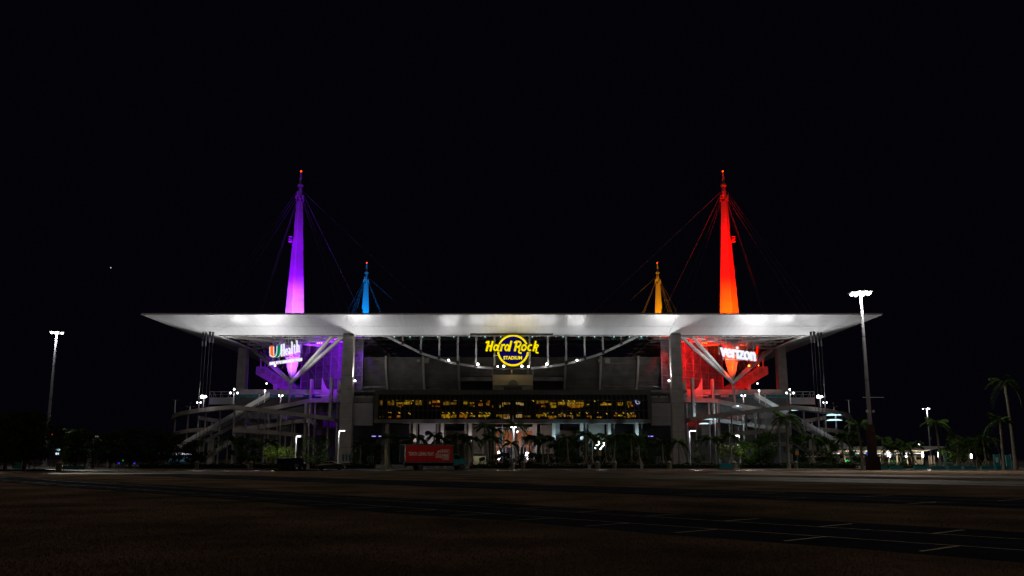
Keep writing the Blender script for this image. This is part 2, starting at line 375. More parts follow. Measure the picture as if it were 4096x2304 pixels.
def mast(cx, cy, label, near, s, cables):
    t = thing('cable_mast', label, 'spire', (cx, cy, 27), 'canopy spires'); c = (cx, cy)
    # cladding lifts, each ring of panels a piece
    prof = [(47.2,4.0),(54.2,3.63),(64,3.05),(74,2.45),(84,1.88),(95.6,1.24)]
    def rad(z):
        for (a, ra), (b, rb) in zip(prof, prof[1:]):
            if z <= b: return ra+(rb-ra)*(z-a)/(b-a)
        return prof[-1][1]
    zs = [47.2+k*(95.6-47.2)/22 for k in range(23)]
    for a, b in zip(zs, zs[1:]):
        mb = MB(); loft(mb, [diamond(c, rad(a+.01), a+.012), diamond(c, rad(b), b-.012)]); part('shaft_segment', mb, M['mast'], t)
    if near:
        lp = [(28,.45),(30,.85),(32,1.4),(35,2.15),(40,3.15),(44,3.75),(47,4.0)]
        for (a, ra), (b, rb) in zip(lp, lp[1:]):
            mb = MB(); loft(mb, [diamond(c, ra, a+.01), diamond(c, rb, b-.01)]); part('tapered_foot_segment', mb, M['mast'], t)
        mb = MB(); loft(mb, [diamond((cx+s*.6, cy), .35, 21.5), diamond(c, .7, 30)]); part('foot_fin', mb, M['mast'], t)
    # head: collar, lugs, stub, antenna cage
    mb = MB(); loft(mb, [diamond(c,1.0,95.6), diamond(c,1.05,96.3)]); part('collar', mb, M['darksteel'], t)
    mb = MB(); mb.tube([(cx,cy,96.3),(cx,cy,98),(cx,cy,100.2),(cx,cy,101.4)], [.62,1.0,.72,.62], 10); part('head_casting', mb, M['mast'], t)
    mb = MB()
    for k in range(8):
        a = k*math.pi/4+.3; mb.box(cx+1.3*math.cos(a)-.3,cx+1.3*math.cos(a)+.3,cy+1.3*math.sin(a)-.3,cy+1.3*math.sin(a)+.3,95.7+(k%3)*.9,96.5+(k%3)*1.3)
        mb.beam((cx,cy,97.2+(k%3)*.6),(cx+1.5*math.cos(a),cy+1.5*math.sin(a),96.6+(k%3)*.8),.22)
    part('cable_lug', mb, M['mast'], t)
    mb = MB(); mb.tube([(cx,cy,101.4),(cx,cy,102.1)], [1.1,1.0], 10); part('platform', mb, M['mast'], t)
    mb = MB()
    for k in range(4):
        a = k*math.pi/2+.4; mb.beam((cx+.5*math.cos(a),cy+.5*math.sin(a),102.1),(cx+.22*math.cos(a),cy+.22*math.sin(a),107),.12)
    mb.tube([(cx,cy,102.1),(cx,cy,106.9)], [.34,.2], 8); part('antenna', mb, M['mast'], t)
    for z, r in ((102.9,.52),(103.8,.46),(104.6,.4),(105.5,.34)):
        mb = MB(); mb.tube([(cx,cy,z),(cx,cy,z+.12)], r, 10); part('antenna_ring', mb, M['steel'], t)
    mb = MB(); mb.sphere((cx,cy,107.2), .3, 8, 6); part('beacon', mb, E['red'], t)
    mb = MB(); x0 = cx+s*(2.0 if near else 1.6); zb = 80 if near else 77
    for z in (zb, zb+.9, zb+1.8): mb.box(min(x0,x0+s*1.2),max(x0,x0+s*1.2),cy-1.6,cy+.2,z,z+.14)
    mb.box(min(x0,x0+s*.9),max(x0,x0+s*.9),cy-1.2,cy,zb+.1,zb+1.1); part('maintenance_balcony', mb, M['mast'], t)
    for (q, zt) in cables:
        d = (Vector(q)-Vector((cx,cy,zt))); d.z = 0; d.normalize()
        mb = MB(); mb.beam(Vector((cx,cy,zt))+d*1.1, q, .09 if near else .06); part('stay_cable', mb, M['cable'], t)
    return t
for s, nm, colr in ((-1,'left','purple'), (1,'right','red')):
    top = 98.5
    cab = [((s*103.5,299.5,47.3),99.5),((s*101,298.6,47.3),98.2),((s*100,303,47.3),96.8),((s*85,299,47.4),96.5),((s*100,343,47.3),98),
           ((s*54,303,47.4),97.2),((s*57,303,47.4),96.6),((s*52,330,47.4),98.4),((s*20,349,47.4),99.4)]
    mast(s*78.6, 322, f'tall tapered spire floodlit {colr} rising through the front {nm} canopy corner', True, s, cab)
for s, nm, colr in ((-1,'left','blue'), (1,'right','amber orange')):
    cab = [((s*103,504,47.3),99),((s*100,500,47.3),98),((s*98,503,47.3),97),((s*60,500,47.4),97),((s*56,470,47.4),97.5),((s*22,452,47.4),99),((s*100,462,47.3),98)]
    mast(s*79.3, 481, f'shorter looking distant spire floodlit {colr} behind the {nm} half of the canopy', False, s, cab)
# braces spreading from each front mast foot to the roof
for s, nm in ((-1,'left'), (1,'right')):
    t = thing('mast_brace_frame', f'white steel braces spreading in a V from the foot of the {nm} spire', 'steel brace', (s*78.6,322,28), 'mast braces')
    foot = Vector((s*78.6, 321.2, 28.6))
    for q in ((s*57.2,303.6,42.8),(s*60.8,303.6,43.0),(s*98.6,341.6,42.6),(s*98.2,350,42.7)):
        mb = MB(); mb.beam(foot, q, .8, .95, .8); part('brace', mb, M['steel'], t)
    # zigzag struts from the top of the end stand to the roof
    for k in range(14):
        y = 351+k*6.5; mb = MB(); mb.beam((s*98,y,37), (s*98.6,y+3.2,43), .38); mb.beam((s*98,y+.5,37), (s*97.6,y-3,43), .38)
        mb.beam((s*96,y,36), (s*92,y+1,43), .3); part('zigzag_strut', mb, M['steel'], t)

# tie-down cables with sockets
for s, nm in ((-1,'left'), (1,'right')):
    for k, (x, y) in enumerate(((103.5,299.6),(102.5,299.7),(100.95,298.9),(99.95,299.0))):
        zt = 43.0 if k < 2 else 44.1
        t = thing('tie_down_cable', f'{("outermost","second","third","innermost")[k]} vertical tie-down cable hanging under the {nm} canopy corner', 'cable', (s*x,y,0), 'vertical tie-down cables')
        mb = MB(); mb.beam((s*x,y,0),(s*x,y,zt-2.5),.13); part('strand', mb, M['darksteel'], t)
        mb = MB(); mb.tube([(s*x,y,zt-4.1),(s*x,y,zt-2.2)], .26, 8); part('sleeve', mb, M['cable'], t)
        mb = MB(); mb.tube([(s*x,y,zt-2.2),(s*x,y,zt-1.6),(s*x,y,zt-.6),(s*x,y,zt+.6)], [.14,.3,.42,.3], 8); part('socket', mb, M['darksteel'], t)

# ---------------------------------------------------------------- hanging truss in front, with floodlights and the round sign
YT = 303.0
ht = thing('hanging_truss', 'white bowed steel truss hanging below the middle of the canopy front', 'steel truss', (0,YT,Z(1470,YT)))
chord = [(1535,1338),(1560,1352),(1612,1377),(1685,1413),(1738,1430),(1800,1449),(1850,1459),(1905,1467),(1975,1474)]
def chordpts(s): return [P(2048+s*(2048-px), py, YT) for px, py in chord]
for s in (-1, 1):
    cp = chordpts(s)
    for a, b in zip(cp, cp[1:]): mb = MB(); mb.beam(a, b, .62, .72); part('bottom_chord', mb, M['steel'], ht)
mb = MB(); mb.beam(chordpts(-1)[-1]-Vector((.3,0,.1)), chordpts(1)[-1]+Vector((.3,0,-.1)), .5, .5); part('bottom_chord', mb, M['bronze'], ht)
for px, pb in ((1612,1377),(1685,1413),(1758,1436),(1832,1456),(1905,1467),(1978,1474)):
    for s in (-1, 1):
        q = 2048+s*(2048-px); a = P(q, 1338, YT); b = P(q, pb, YT); b.x = a.x
        mb = MB(); w = .32 if px == 1612 else .58; mb.beam((a.x,YT+.02,43.0), (a.x,YT+.02,b.z), w, w); part('hanger', mb, M['steel'], ht)
        mb = MB(); mb.box(a.x-.42,a.x+.42,YT-.45,YT+.45,b.z-.2,b.z+1.1); part('hanger_shoe', mb, M['bronze'], ht)
mb = MB(); mb.box(X(1880,1335,300.5),X(2212,1335,300.5),300.3,300.7,Z(1340,300.5),Z(1332,300.5)); part('sign_head_beam', mb, M['bronze'], ht)
for py in (1422,):
    mb = MB(); mb.beam(P(1975,py,YT-.8), P(2124,py,YT-.8), .25); part('sign_rail', mb, M['steel'], ht)
fl = [(1795,1441,3),(1911,1457,5),(1991,1466,2.2),(2015,1465,4),(2088,1465,4),(2114,1466,2.2),(2187,1457,5),(2308,1441,3)]
for i, (px, py, k) in enumerate(fl):
    p = P(px, py, YT-1.2); ord_ = ('far left','second from left','third from left','just left of centre','just right of centre','third from right','second from right','far right')[i]
    t = thing('truss_floodlight', f'glaring white floodlight {ord_} on the bowed truss under the sign', 'floodlight', p, 'floodlights along the bowed truss')
    r = .17+.05*k
    mb = MB(); mb.sphere(p, r, 10, 7); part('bulb', mb, E['white'], t)
    mb = MB(); mb.box(p.x-.3,p.x+.3,p.y+r,p.y+r+.35,p.z-.35,p.z+.3); part('housing', mb, M['black'], t)

# the round illuminated sign
YS = 301.2; SC = P(2052, 1400, YS)
sg = thing('round_stadium_sign', 'round navy sign with glowing yellow ring and slanted script lettering', 'illuminated sign', SC)
kpx = YS/_uf(1400)[1]
def zc(x, y): return Vector(((1900+x/5.797-2048)*kpx, 0, Z(1310+y/5.797, YS)))     # sign drawing, 5.8 units to a photo pixel
u = kpx/5.797; C0 = zc(882, 530)
def disc(r, y, n=64): return [(C0.x+r*math.cos(2*math.pi*k/n), y, C0.z+r*math.sin(2*math.pi*k/n)) for k in range(n)]
mb = MB(); n = 64; a = disc(345*u, YS+.05); b = disc(345*u, YS+.4); mb.add(a+b, [tuple(range(n-1,-1,-1)), tuple(range(n,2*n))]+[(i,(i+1)%n,n+(i+1)%n,n+i) for i in range(n)])
part('backing_disc', mb, E['navy'], sg)
def arc(d0, d1, name):
    mb = MB(); n = 40; v = []
    for k in range(n+1):
        t = R(d0+(d1-d0)*k/n); c, s_ = math.cos(t), math.sin(t)
        for r, y in ((326*u,YS-.12),(368*u,YS-.12),(368*u,YS+.25),(326*u,YS+.25)): v.append((C0.x+r*c, y, C0.z+r*s_))
    f = []
    for k in range(n):
        for j in range(4): j2 = (j+1) % 4; f.append((k*4+j, k*4+j2, (k+1)*4+j2, (k+1)*4+j))
    f += [(0,3,2,1), (n*4,n*4+1,n*4+2,n*4+3)]
    mb.add(v, f); part(name, mb, E['yellow'], sg)
arc(25, 155, 'ring_arc'); arc(187, 353, 'ring_arc')
def stroke(mb, pts, w, y):
    "constant-width ribbon through drawn points with round joins, extruded"
    q = [zc(*p) for p in pts]; h = w*u/2; L = []; Rr = []
    for i, p in enumerate(q):
        d = (q[min(i+1,len(q)-1)]-q[max(i-1,0)]).normalized(); nrm = Vector((-d.z,0,d.x)); L.append(p+nrm*h); Rr.append(p-nrm*h)
    n = len(q); v = [(p.x,y,p.z) for p in L]+[(p.x,y,p.z) for p in Rr]+[(p.x,y+.3,p.z) for p in L]+[(p.x,y+.3,p.z) for p in Rr]; f = []
    for i in range(n-1): f += [(i,i+1,n+i+1,n+i),(2*n+i,3*n+i,3*n+i+1,2*n+i+1),(i,2*n+i,2*n+i+1,i+1),(n+i,n+i+1,3*n+i+1,3*n+i)]
    f += [(0,n,3*n,2*n),(n-1,3*n-1,4*n-1,2*n-1)]
    mb.add(v, f)
def oval(cx, cy, rx, ry, a0, a1, n=22, sl=-.2):
    return [(cx+rx*math.cos(R(a0+(a1-a0)*k/n))+sl*ry*math.sin(R(a0+(a1-a0)*k/n)), cy+ry*math.sin(R(a0+(a1-a0)*k/n))) for k in range(n+1)]
GL = {
 'H': [([(322,318),(264,552)],46),([(414,316),(355,552)],46),([(292,434),(385,432)],42),([(254,366),(268,342),(292,330),(330,330)],34)],
 'a': [(oval(482,470,42,62,-5,365),36),([(556,394),(526,508),(534,540),(566,542)],38)],
 'r': [([(634,392),(594,552)],40),([(606,470),(632,424),(662,406),(697,404)],36)],
 'd': [(oval(742,470,42,62,-5,365),36),([(846,314),(786,552)],42)],
 'R': [([(972,318),(922,552)],44),([(914,366),(930,342),(955,330),(1000,328),(1044,338),(1062,368),(1050,414),(1014,446),(966,456)],36),
       ([(992,452),(1024,476),(1034,512),(1016,552),(1022,584),(1050,594),(1078,592)],34)],
 'o': [(oval(1134,470,48,62,-5,365),38)],
 'c': [(oval(1280,470,48,62,-55,-305,18),38)],
 'k': [([(1412,314),(1350,552)],42),([(1378,458),(1410,416),(1442,400),(1464,412),(1458,440),(1430,462),(1392,470)],30),
       ([(1400,474),(1424,496),(1418,536),(1412,562),(1422,584),(1470,590)],34)]}
for i, (ch, st) in enumerate(GL.items()):
    mb = MB()
    for j, (pts, w) in enumerate(st): stroke(mb, pts, w, YS-.45-.006*j)
    part('script_letter', mb, E['yellow'], sg)
dark = MB()
for st in GL.values():
    for j, (pts, w) in enumerate(st): stroke(dark, pts, w+24, YS-.135-.003*j)
part('letter_outline_plate', dark, M['black'], sg)  # black outline plate behind the letters, interrupts the ring
lettering('STADIUM', (zc(874,0).x, YS-.3, zc(0,705).z), 80*u, E['yellow'], sg, ext=.1, bold=.035, w=430*u, name='block_lettering')
mb = MB(); mb.beam((C0.x-2,YS+.4,C0.z+5),(C0.x-2,YT-.3,C0.z+5),.3); mb.beam((C0.x+2,YS+.4,C0.z+5),(C0.x+2,YT-.3,C0.z+5),.3); part('mounting_bracket', mb, M['black'], sg)

# ---------------------------------------------------------------- seating bowl seen from outside
bowl = thing('stadium_bowl', 'grey stepped concrete underside of the upper stands around the field', 'grandstand', (0,330,0))
def zy(py, Y): return Z(py, Y)
zt, zb = 37.3, 26.0
steps = 22
def lean(k): return 318+7.5*(max(0,1-k)**1.6)                           # y at height fraction k
xb = [-60.5,-44.6,-31.4,-18.9,18.9,31.4,44.6,60.5]
for a, b in zip(xb, xb[1:]):
    for k in range(steps):
        z0 = zb+(zt-zb)*k/steps; z1 = zb+(zt-zb)*(k+1)/steps; y0 = lean((k+1)/steps)
        if a == -18.9 and k < 9: continue
        mb = MB(); mb.box(a+.35,b-.35,y0,y0+1.2,z0+.1,z1-.01); part('stand_riser', mb, M['darkcon'] if a == -18.9 else M['bowl'], bowl)
for x in xb[1:-1]:
    for k in range(7):
        z0 = zb-1.6+(zt+.3-zb+1.6)*k/7; z1 = zb-1.6+(zt+.3-zb+1.6)*(k+1)/7; f = max(0, (z0-zb)/(zt-zb)); g = max(0, (z1-zb)/(zt-zb))
        mb = MB(); y0, y1 = lean(f)-1.2, lean(g)-1.2
        mb.add([(x-.35,y0,z0),(x+.35,y0,z0),(x+.35,y0+3,z0),(x-.35,y0+3,z0),(x-.35,y1,z1),(x+.35,y1,z1),(x+.35,y1+3,z1),(x-.35,y1+3,z1)],
               [(0,3,2,1),(4,5,6,7),(0,1,5,4),(1,2,6,5),(2,3,7,6),(3,0,4,7)]); part('raker_beam', mb, M['concrete'], bowl)
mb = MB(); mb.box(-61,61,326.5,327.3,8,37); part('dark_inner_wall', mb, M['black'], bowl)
mb = MB(); mb.box(-18,18,316.5,325,zy(1524,317),zy(1509,317)); part('floor_slab', mb, M['darkcon'], bowl)
mb = MB(); mb.box(-60,60,310,326,24.3,25.1); part('concourse_slab', mb, M['darkcon'], bowl)
for px0, px1 in ((1420,1434),(1437,1462),(1467,1494),(2606,2632),(2638,2672),(2678,2690)):
    mb = MB(); mb.box(X(px0,1585,304),X(px1,1585,304),304,305,Z(1593,304),Z(1584,304)); part('planter_block', mb, M['concrete2'], bowl)
for px in (1475, 1454, 2626, 2664):
    mb = MB(); p = P(px,1583,305); mb.tube([(p.x,p.y,p.z-1),(p.x,p.y,p.z),(p.x,p.y,p.z+.5)],[.15,.15,.9],8); part('patio_umbrella', mb, M['darkcon'], bowl)
for px, w, h in ((1673,11,10),(1707,19,19),(2398,12,10),(2430,20,18)):
    mb = MB(); p = P(px,1443,316); mb.box(p.x-w*.045,p.x+w*.045,315.6,315.9,p.z-h*.045,p.z+h*.045); part('wall_box', mb, M['concrete'], bowl)
mb = MB()
for a, b in (((1425,1548),(1545,1548)),((1560,1548),(1580,1560)),((1582,1560),(1690,1560)),((2250,1545),(2400,1548)),((2410,1545),(2545,1548)),((2560,1544),(2680,1550))):
    mb.beam(P(*a,310), P(*b,310), .1)
part('handrail', mb, M['cable'], bowl)
# end stands seen end-on below each corner sign
for s, nm in ((-1,'left'), (1,'right')):
    prof = [(99.5,37.2),(99.5,34.2),(96.5,32.6),(88,27.3),(79,22),(70,17.5),(66,17.5),(66,22),(74,24.5),(81,28.6),(91,34.0),(96,37.2)]
    mb = MB(); mb.prism([(s*a, z) for a, z in prof], lambda a, z, t: (a, t, z), 350, 452); part('end_stand', mb, M['concrete'], bowl)
    for k in range(10):
        x = 97.5-k*2.3; z = 36.9-k*1.26; mb = MB(); mb.box(min(s*x,s*(x-1.6)),max(s*x,s*(x-1.6)),349.6,349.98,z-2.3,z-.5); part('stand_riser', mb, M['concrete2'], bowl)
    mb = MB()
    for k in range(20):
        x = 94-k*1.3; z = 36.6-k*.8; mb.box(min(s*x,s*(x-.9)),max(s*x,s*(x-.9)),352,450,z-1,z+.15)
    part('seat_row', mb, M['teal'], bowl)
    # fins and columns below
    for px, y0, y1, w, Y in ((1095,1536,1612,11,333),(1167,1560,1603,15,327),(1241,1516,1596,9,322),(1321,1510,1592,10,316)):
        q = 2048+s*(2048-px); xx = X(q, 1600, Y); mb = MB(); hw = w*.045
        mb.box(xx-hw,xx+hw,Y,Y+2.5,15,Z(y0,Y)); c = part('stand_column', mb, M['concrete'], bowl)
    for Y, xa, xc in ((322,68,78.5),(316,61,71)):
        mb = MB(); zz = Z(1512,Y)
        mb.prism([(s*xa,zz),(s*(xa-1.5),zz-3.2),(s*(xa-6.5),zz-7.5),(s*xa,zz-7.5)], lambda a, z, t: (a,t,z), Y+.6, Y+1.6); part('gusset_fin', mb, M['concrete'], bowl)
    mb = MB(); mb.box(min(s*57,s*97),max(s*57,s*97),324,325.5,Z(1578,324),Z(1558,324)); part('fascia_beam', mb, M['concrete'], bowl)
    mb = MB(); mb.box(min(s*57,s*99),max(s*57,s*99),323,323.6,Z(1588,323),Z(1580,323)); part('ribbon_board', mb, M['teal'], bowl)
    for px0, px1, py in ((1182,1212,1584),(1220,1240,1577),(1262,1312,1583),(1334,1362,1581),(1256,1275,1572)):
        a, b = sorted((X(2048+s*(2048-px0),py,322.7), X(2048+s*(2048-px1),py,322.7))); mb = MB(); z = Z(py,322.7); mb.box(a,b,322.5,322.8,z-.16,z+.16)
        part('led_strip', mb, M['steel'], bowl)
    mb = MB(); mb.box(min(s*57,s*98),max(s*57,s*98),326,327,16,Z(1590,326)); part('concourse_wall', mb, M['darkcon'], bowl)
    # fabric screen on a scaffold
    A, B = Vector((s*52.4,316.6,0)), Vector((s*80,343,0)); zt_, zb_ = 44, 25.5
    d = (B-A).normalized(); nr = Vector((d.y,-d.x,0)); nr = nr if nr.y < 0 else -nr
    sc = part('fabric_screen', MB().prism([(0,zb_),((B-A).length,zb_),((B-A).length,zt_),(0,zt_)], lambda a, z, t: tuple(A+d*a+nr*t+Vector((0,0,z))), -.1, .05), M['screen'], bowl)
    L = (B-A).length
    for k in range(9):
        mb = MB(); a = A+d*(L*k/8)+nr*.2; mb.beam(a+Vector((0,0,zb_)), a+Vector((0,0,zt_)), .3 if k % 4 == 0 else .16); part('scaffold_post', mb, M['scaf'], sc)
    for k in range(8):
        mb = MB(); z = zb_+(zt_-zb_)*k/7; mb.beam(A+nr*.35+Vector((0,0,z)), B+nr*.35+Vector((0,0,z)), .14); part('scaffold_rail', mb, M['scaf'], sc)
    for k in (1,3,5,7):
        mb = MB(); a = A+d*(L*(k-1)/8)+nr*.3; b = A+d*(L*(k+1)/8)+nr*.3; mb.beam(a+Vector((0,0,zb_+6)), b+Vector((0,0,zt_-3)), .12); part('scaffold_diagonal', mb, M['scaf'], sc)

# centre box with arch, between stands and offices
cb = thing('centre_entry_box', 'beige lit panel box with dark arch centred above the office windows', 'facade box', (0,311,Z(1560,311)))
x0, x1, zl, zh = X(1971,1520,311), X(2132,1520,311), Z(1541,311), Z(1500,311)
mb = MB(); mb.box(x0,x1,311,313,zl,zh); part('perforated_panel', mb, M['gold'], cb)
mb = MB(); xc = X(2052,1530,311); n = 16; mb.prism([(xc+1.65*math.cos(math.pi*k/n), zl+.25+1.55*math.sin(math.pi*k/n)) for k in range(n+1)], lambda a, z, t: (a,t,z), 310.6, 310.95); part('arch', mb, M['darkcon'], cb)
mb = MB(); mb.box(X(2015,1550,310.5),X(2088,1550,310.5),310.2,310.6,Z(1560,310.5),Z(1547,310.5)); part('dark_sign', mb, M['black'], cb)
mb = MB(); mb.box(x0,x1,311.2,313,Z(1562,311),zl-.02); part('base_wall', mb, M['darkcon'], cb)
for px in (1969,2047,2112,2132):
    mb = MB(); xx = X(px,1490,311); mb.box(xx-.25,xx+.25,311.3,311.8,zh,zh+1.9); part('post', mb, M['concrete2'], cb)

# ---------------------------------------------------------------- office block
YO = 300.0
off = thing('glass_office_block', 'long two-storey glass office block raised over the entrance with lit rooms', 'office building', (0,YO,Z(1692,YO)))
OX0, OX1 = X(1497,1630,YO), X(2607,1630,YO); GX0, GX1 = X(1512,1630,YO), X(2592,1630,YO)
zT, zG1, zG0, zB = Z(1559,YO), Z(1578,YO), Z(1677,YO), Z(1692,YO)
for nm_, bx in (('top_band',(OX0,OX1,YO,YO+9,zG1,zT)),('bottom_band',(OX0,OX1,YO,YO+9,zB,zG0)),('end_frame',(OX0,GX0,YO,YO+9,zG0+.01,zG1-.01)),('end_frame',(GX1,OX1,YO,YO+9,zG0+.01,zG1-.01))):
    mb = MB(); mb.box(*bx); part(nm_, mb, M['bronze'] if nm_ != 'bottom_band' else M['darkcon'], off)
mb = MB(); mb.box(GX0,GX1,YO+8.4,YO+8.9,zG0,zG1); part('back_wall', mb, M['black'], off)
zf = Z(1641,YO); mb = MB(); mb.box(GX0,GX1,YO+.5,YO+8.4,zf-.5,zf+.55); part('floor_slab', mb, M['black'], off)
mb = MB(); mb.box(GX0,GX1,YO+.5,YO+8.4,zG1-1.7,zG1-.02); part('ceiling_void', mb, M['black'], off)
NP = 60; pw = (GX1-GX0)/NP; zr = [zG0, zf-.1, Z(1600,YO), zG1]
for k in range(NP):
    for a, b in ((zr[0],zr[1]),(zr[1],zr[2]),(zr[2],zr[3])):
        mb = MB(); mb.box(GX0+k*pw+.05,GX0+(k+1)*pw-.05,YO+.3,YO+.34,a+.04,b-.04); part('window_pane', mb, M['glass'], off)
for k in range(NP+1):
    mb = MB(); x = GX0+k*pw; d = .32 if k % 4 == 0 else .18; mb.box(x-.07,x+.07,YO+.3-d,YO+.36,zG0,zG1); part('mullion', mb, M['bronze'], off)
for z in zr[1:3]: mb = MB(); mb.box(GX0,GX1,YO+.22,YO+.4,z-.06,z+.06); part('transom', mb, M['bronze'], off)
rng = random.Random(3)
def room(px0, px1, py0, py1, m, depth=5.0):
    Y = YO+depth; z0, z1 = Z(py1,Y), Z(py0,Y); xa, xb_ = X(px0,(py0+py1)/2,Y), X(px1,(py0+py1)/2,Y)
    x = xa
    while x < xb_-.15:
        w = min(rng.uniform(1.4,3.4), xb_-x); mm = m
        if m == 'room': mm = rng.choice(['room','room','roommid'])
        lo = rng.choice([0,0,.25,.4])*(z1-z0); mb = MB(); mb.box(x,x+w-.06,Y,Y+.1,z0+lo*(z1-z0 > 1),z1-rng.choice([0,0,.12])*(z1-z0)); part('lit_room_wall', mb, E[mm], off); x += w+rng.choice([0,0,.1,.25])
r1 = [(1516,1532,1601,1621,'roomdim'),(1549,1577,1603,1621,'roomdim'),(1584,1614,1609,1615,'room'),(1584,1614,1618,1621,'room'),(1590,1612,1624,1631,'roomorange'),(1617,1648,1597,1607,'roomdim'),(1617,1648,1608,1621,'room'),
 (1662,1688,1601,1620,'roomdim'),(1716,1724,1606,1616,'roomdim'),(1728,1760,1597,1621,'roomorange'),(1728,1760,1622,1631,'roomorange'),(1773,1800,1606,1620,'roomdim'),(1800,1826,1608,1621,'roomdim'),(1853,1870,1607,1620,'room'),
 (1879,1900,1609,1621,'room'),(1879,1900,1622,1631,'roomdim'),(1914,1931,1612,1631,'roomorange'),(1943,1950,1610,1620,'roomdim'),(1950,1959,1595,1631,'roomorange'),(1968,1974,1621,1631,'roomcream'),(1997,2003,1621,1631,'roomcream'),
 (2009,2014,1608,1626,'room'),(2016,2041,1609,1621,'roomcream'),(2064,2080,1609,1624,'roomcream'),(2080,2095,1608,1631,'roomcream'),(2146,2200,1597,1621,'roomdim'),(2165,2182,1622,1631,'roomorange'),(2200,2225,1608,1620,'room'),(2204,2225,1621,1631,'room'),
 (2233,2261,1608,1619,'room'),(2251,2259,1622,1631,'roomorange'),(2267,2336,1597,1608,'roomdim'),(2267,2336,1609,1615,'room'),(2267,2336,1618,1622,'room'),(2272,2336,1623,1631,'roomorange'),(2346,2358,1616,1620,'room'),(2346,2350,1620,1631,'room'),
 (2401,2446,1614,1621,'room'),(2410,2425,1609,1614,'room'),(2471,2492,1609,1616,'room'),(2471,2492,1618,1621,'room'),(2508,2530,1604,1620,'roomdim'),(2512,2516,1621,1631,'room'),(2523,2534,1619,1631,'roomorange')]
r2 = [(1513,1535,1666,1671,'roomdim'),(1553,1567,1666,1673,'roomorange'),(1588,1603,1661,1670,'roomorange'),(1766,1776,1654,1674,'room'),(1776,1799,1657,1674,'room'),(1802,1826,1659,1670,'room'),(1838,1870,1657,1674,'roomorange'),(1858,1870,1655,1667,'room'),
 (1860,1868,1658,1665,'room'),(1879,1901,1661,1667,'room'),(1914,1930,1657,1675,'room'),(1931,1959,1657,1675,'room'),(1985,2010,1658,1675,'roomdim'),(2014,2040,1657,1675,'roomcream'),(2064,2090,1657,1675,'roomcream'),(2092,2122,1660,1674,'roomdim'),
 (2145,2176,1655,1675,'room'),(2177,2187,1655,1675,'room'),(2192,2226,1663,1670,'room'),(2196,2222,1668,1675,'roomorange'),(2233,2262,1655,1668,'roomcream'),(2240,2262,1656,1663,'room'),(2267,2293,1661,1670,'room'),(2275,2293,1670,1675,'roomorange'),(2307,2320,1655,1665,'roomdim'),
 (2347,2366,1662,1668,'roomorange'),(2363,2367,1664,1676,'room'),(2387,2406,1667,1672,'room'),(2456,2468,1658,1674,'roomorange'),(2472,2490,1658,1665,'room'),(2491,2503,1665,1676,'room'),(2508,2527,1659,1675,'room'),(2530,2540,1660,1668,'roomorange'),(2541,2544,1659,1668,'room')]
for a in r1+r2: room(*a)
for px, row in [(1531,0),(1563,0),(1571,0),(1587,0),(1625,0),(1646,0),(1668,0),(1675,0),(1735,0),(1751,0),(1812,0),(1818,0),(1919,0),(2130,0),(2158,0),(2222,0),(2250,0),(2272,0),(2295,0),(2308,0),(2331,0),(2376,0),(2393,0),(2425,0),(2430,0),(2479,0),(2510,0),(2520,0),
                (1555,1),(1563,1),(1594,1),(1600,1),(1634,1),(1771,1),(1793,1),(1812,1),(1844,1),(1849,1),(1866,1),(1884,1),(1920,1),(1927,1),(1942,1),(1955,1),(2175,1),(2192,1),(2211,1),(2246,1),(2251,1),(2282,1),(2318,1),(2345,1),(2355,1),(2391,1),(2425,1),(2463,1),(2492,1),(2509,1),(2523,1),(2533,1)]:
    Y = YO+rng.uniform(1.5,4); p = P(px, (1597 if row == 0 else 1648)+rng.uniform(0,5), Y); mb = MB()
    if rng.random() < .45: mb.beam(p, p+Vector((.5,1.5,-.35)), .14)
    else: mb.box(p.x-.11,p.x+.11,p.y,p.y+.2,p.z-.09,p.z+.09)
    part('ceiling_light', mb, E['amber'], off)
for k in range(90):
    px = rng.uniform(1515,2545); row = rng.random() < .5; Y = YO+rng.uniform(1.2,4.2); z0 = (zf+.55) if row else zG0; w = rng.uniform(.3,1.3); h = rng.uniform(.7,1.35)
    x = X(px,1630,Y); mb = MB(); mb.box(x-w,x+w,Y,Y+.7,z0,z0+h*.7); mb.box(x-w*.4,x+w*.2,Y+.2,Y+.4,z0+h*.7,z0+h); part('desk', mb, M['black'], off)
# neon clock in the right-hand window
ck = thing('neon_wall_clock', 'round blue white neon ring hanging in the rightmost lit office window', 'neon sign', P(2552,1606,YO+2))
c = P(2552,1606,YO+2); mb = MB(); mb.tube([(c.x+.75*math.cos(R(-25+d)),c.y,c.z+.8*math.sin(R(-25+d))) for d in range(60,350,14)], .12, 6); part('ring', mb, E['signwhite'], ck)
mb = MB(); mb.beam(c+Vector((0,0,.15)), c+Vector((.1,0,-.1)),.14); mb.beam(c+Vector((.1,0,-.12)), c+Vector((.7,0,-.2)),.14); part('hand', mb, E['signwhite'], ck)
mb = MB(); mb.beam(c+Vector((-.6,0,1.15)), c+Vector((.5,0,1.15)),.14); mb.beam(c+Vector((-1.7,0,.5)), c+Vector((-.9,0,.3)),.2); mb.beam(c+Vector((-1.3,0,.2)), c+Vector((-1.15,0,-1.1)),.07); mb.beam(c+Vector((-.5,0,-.8)), c+Vector((-.35,0,-1.8)),.05); part('side_tube', mb, E['signblue'], ck)

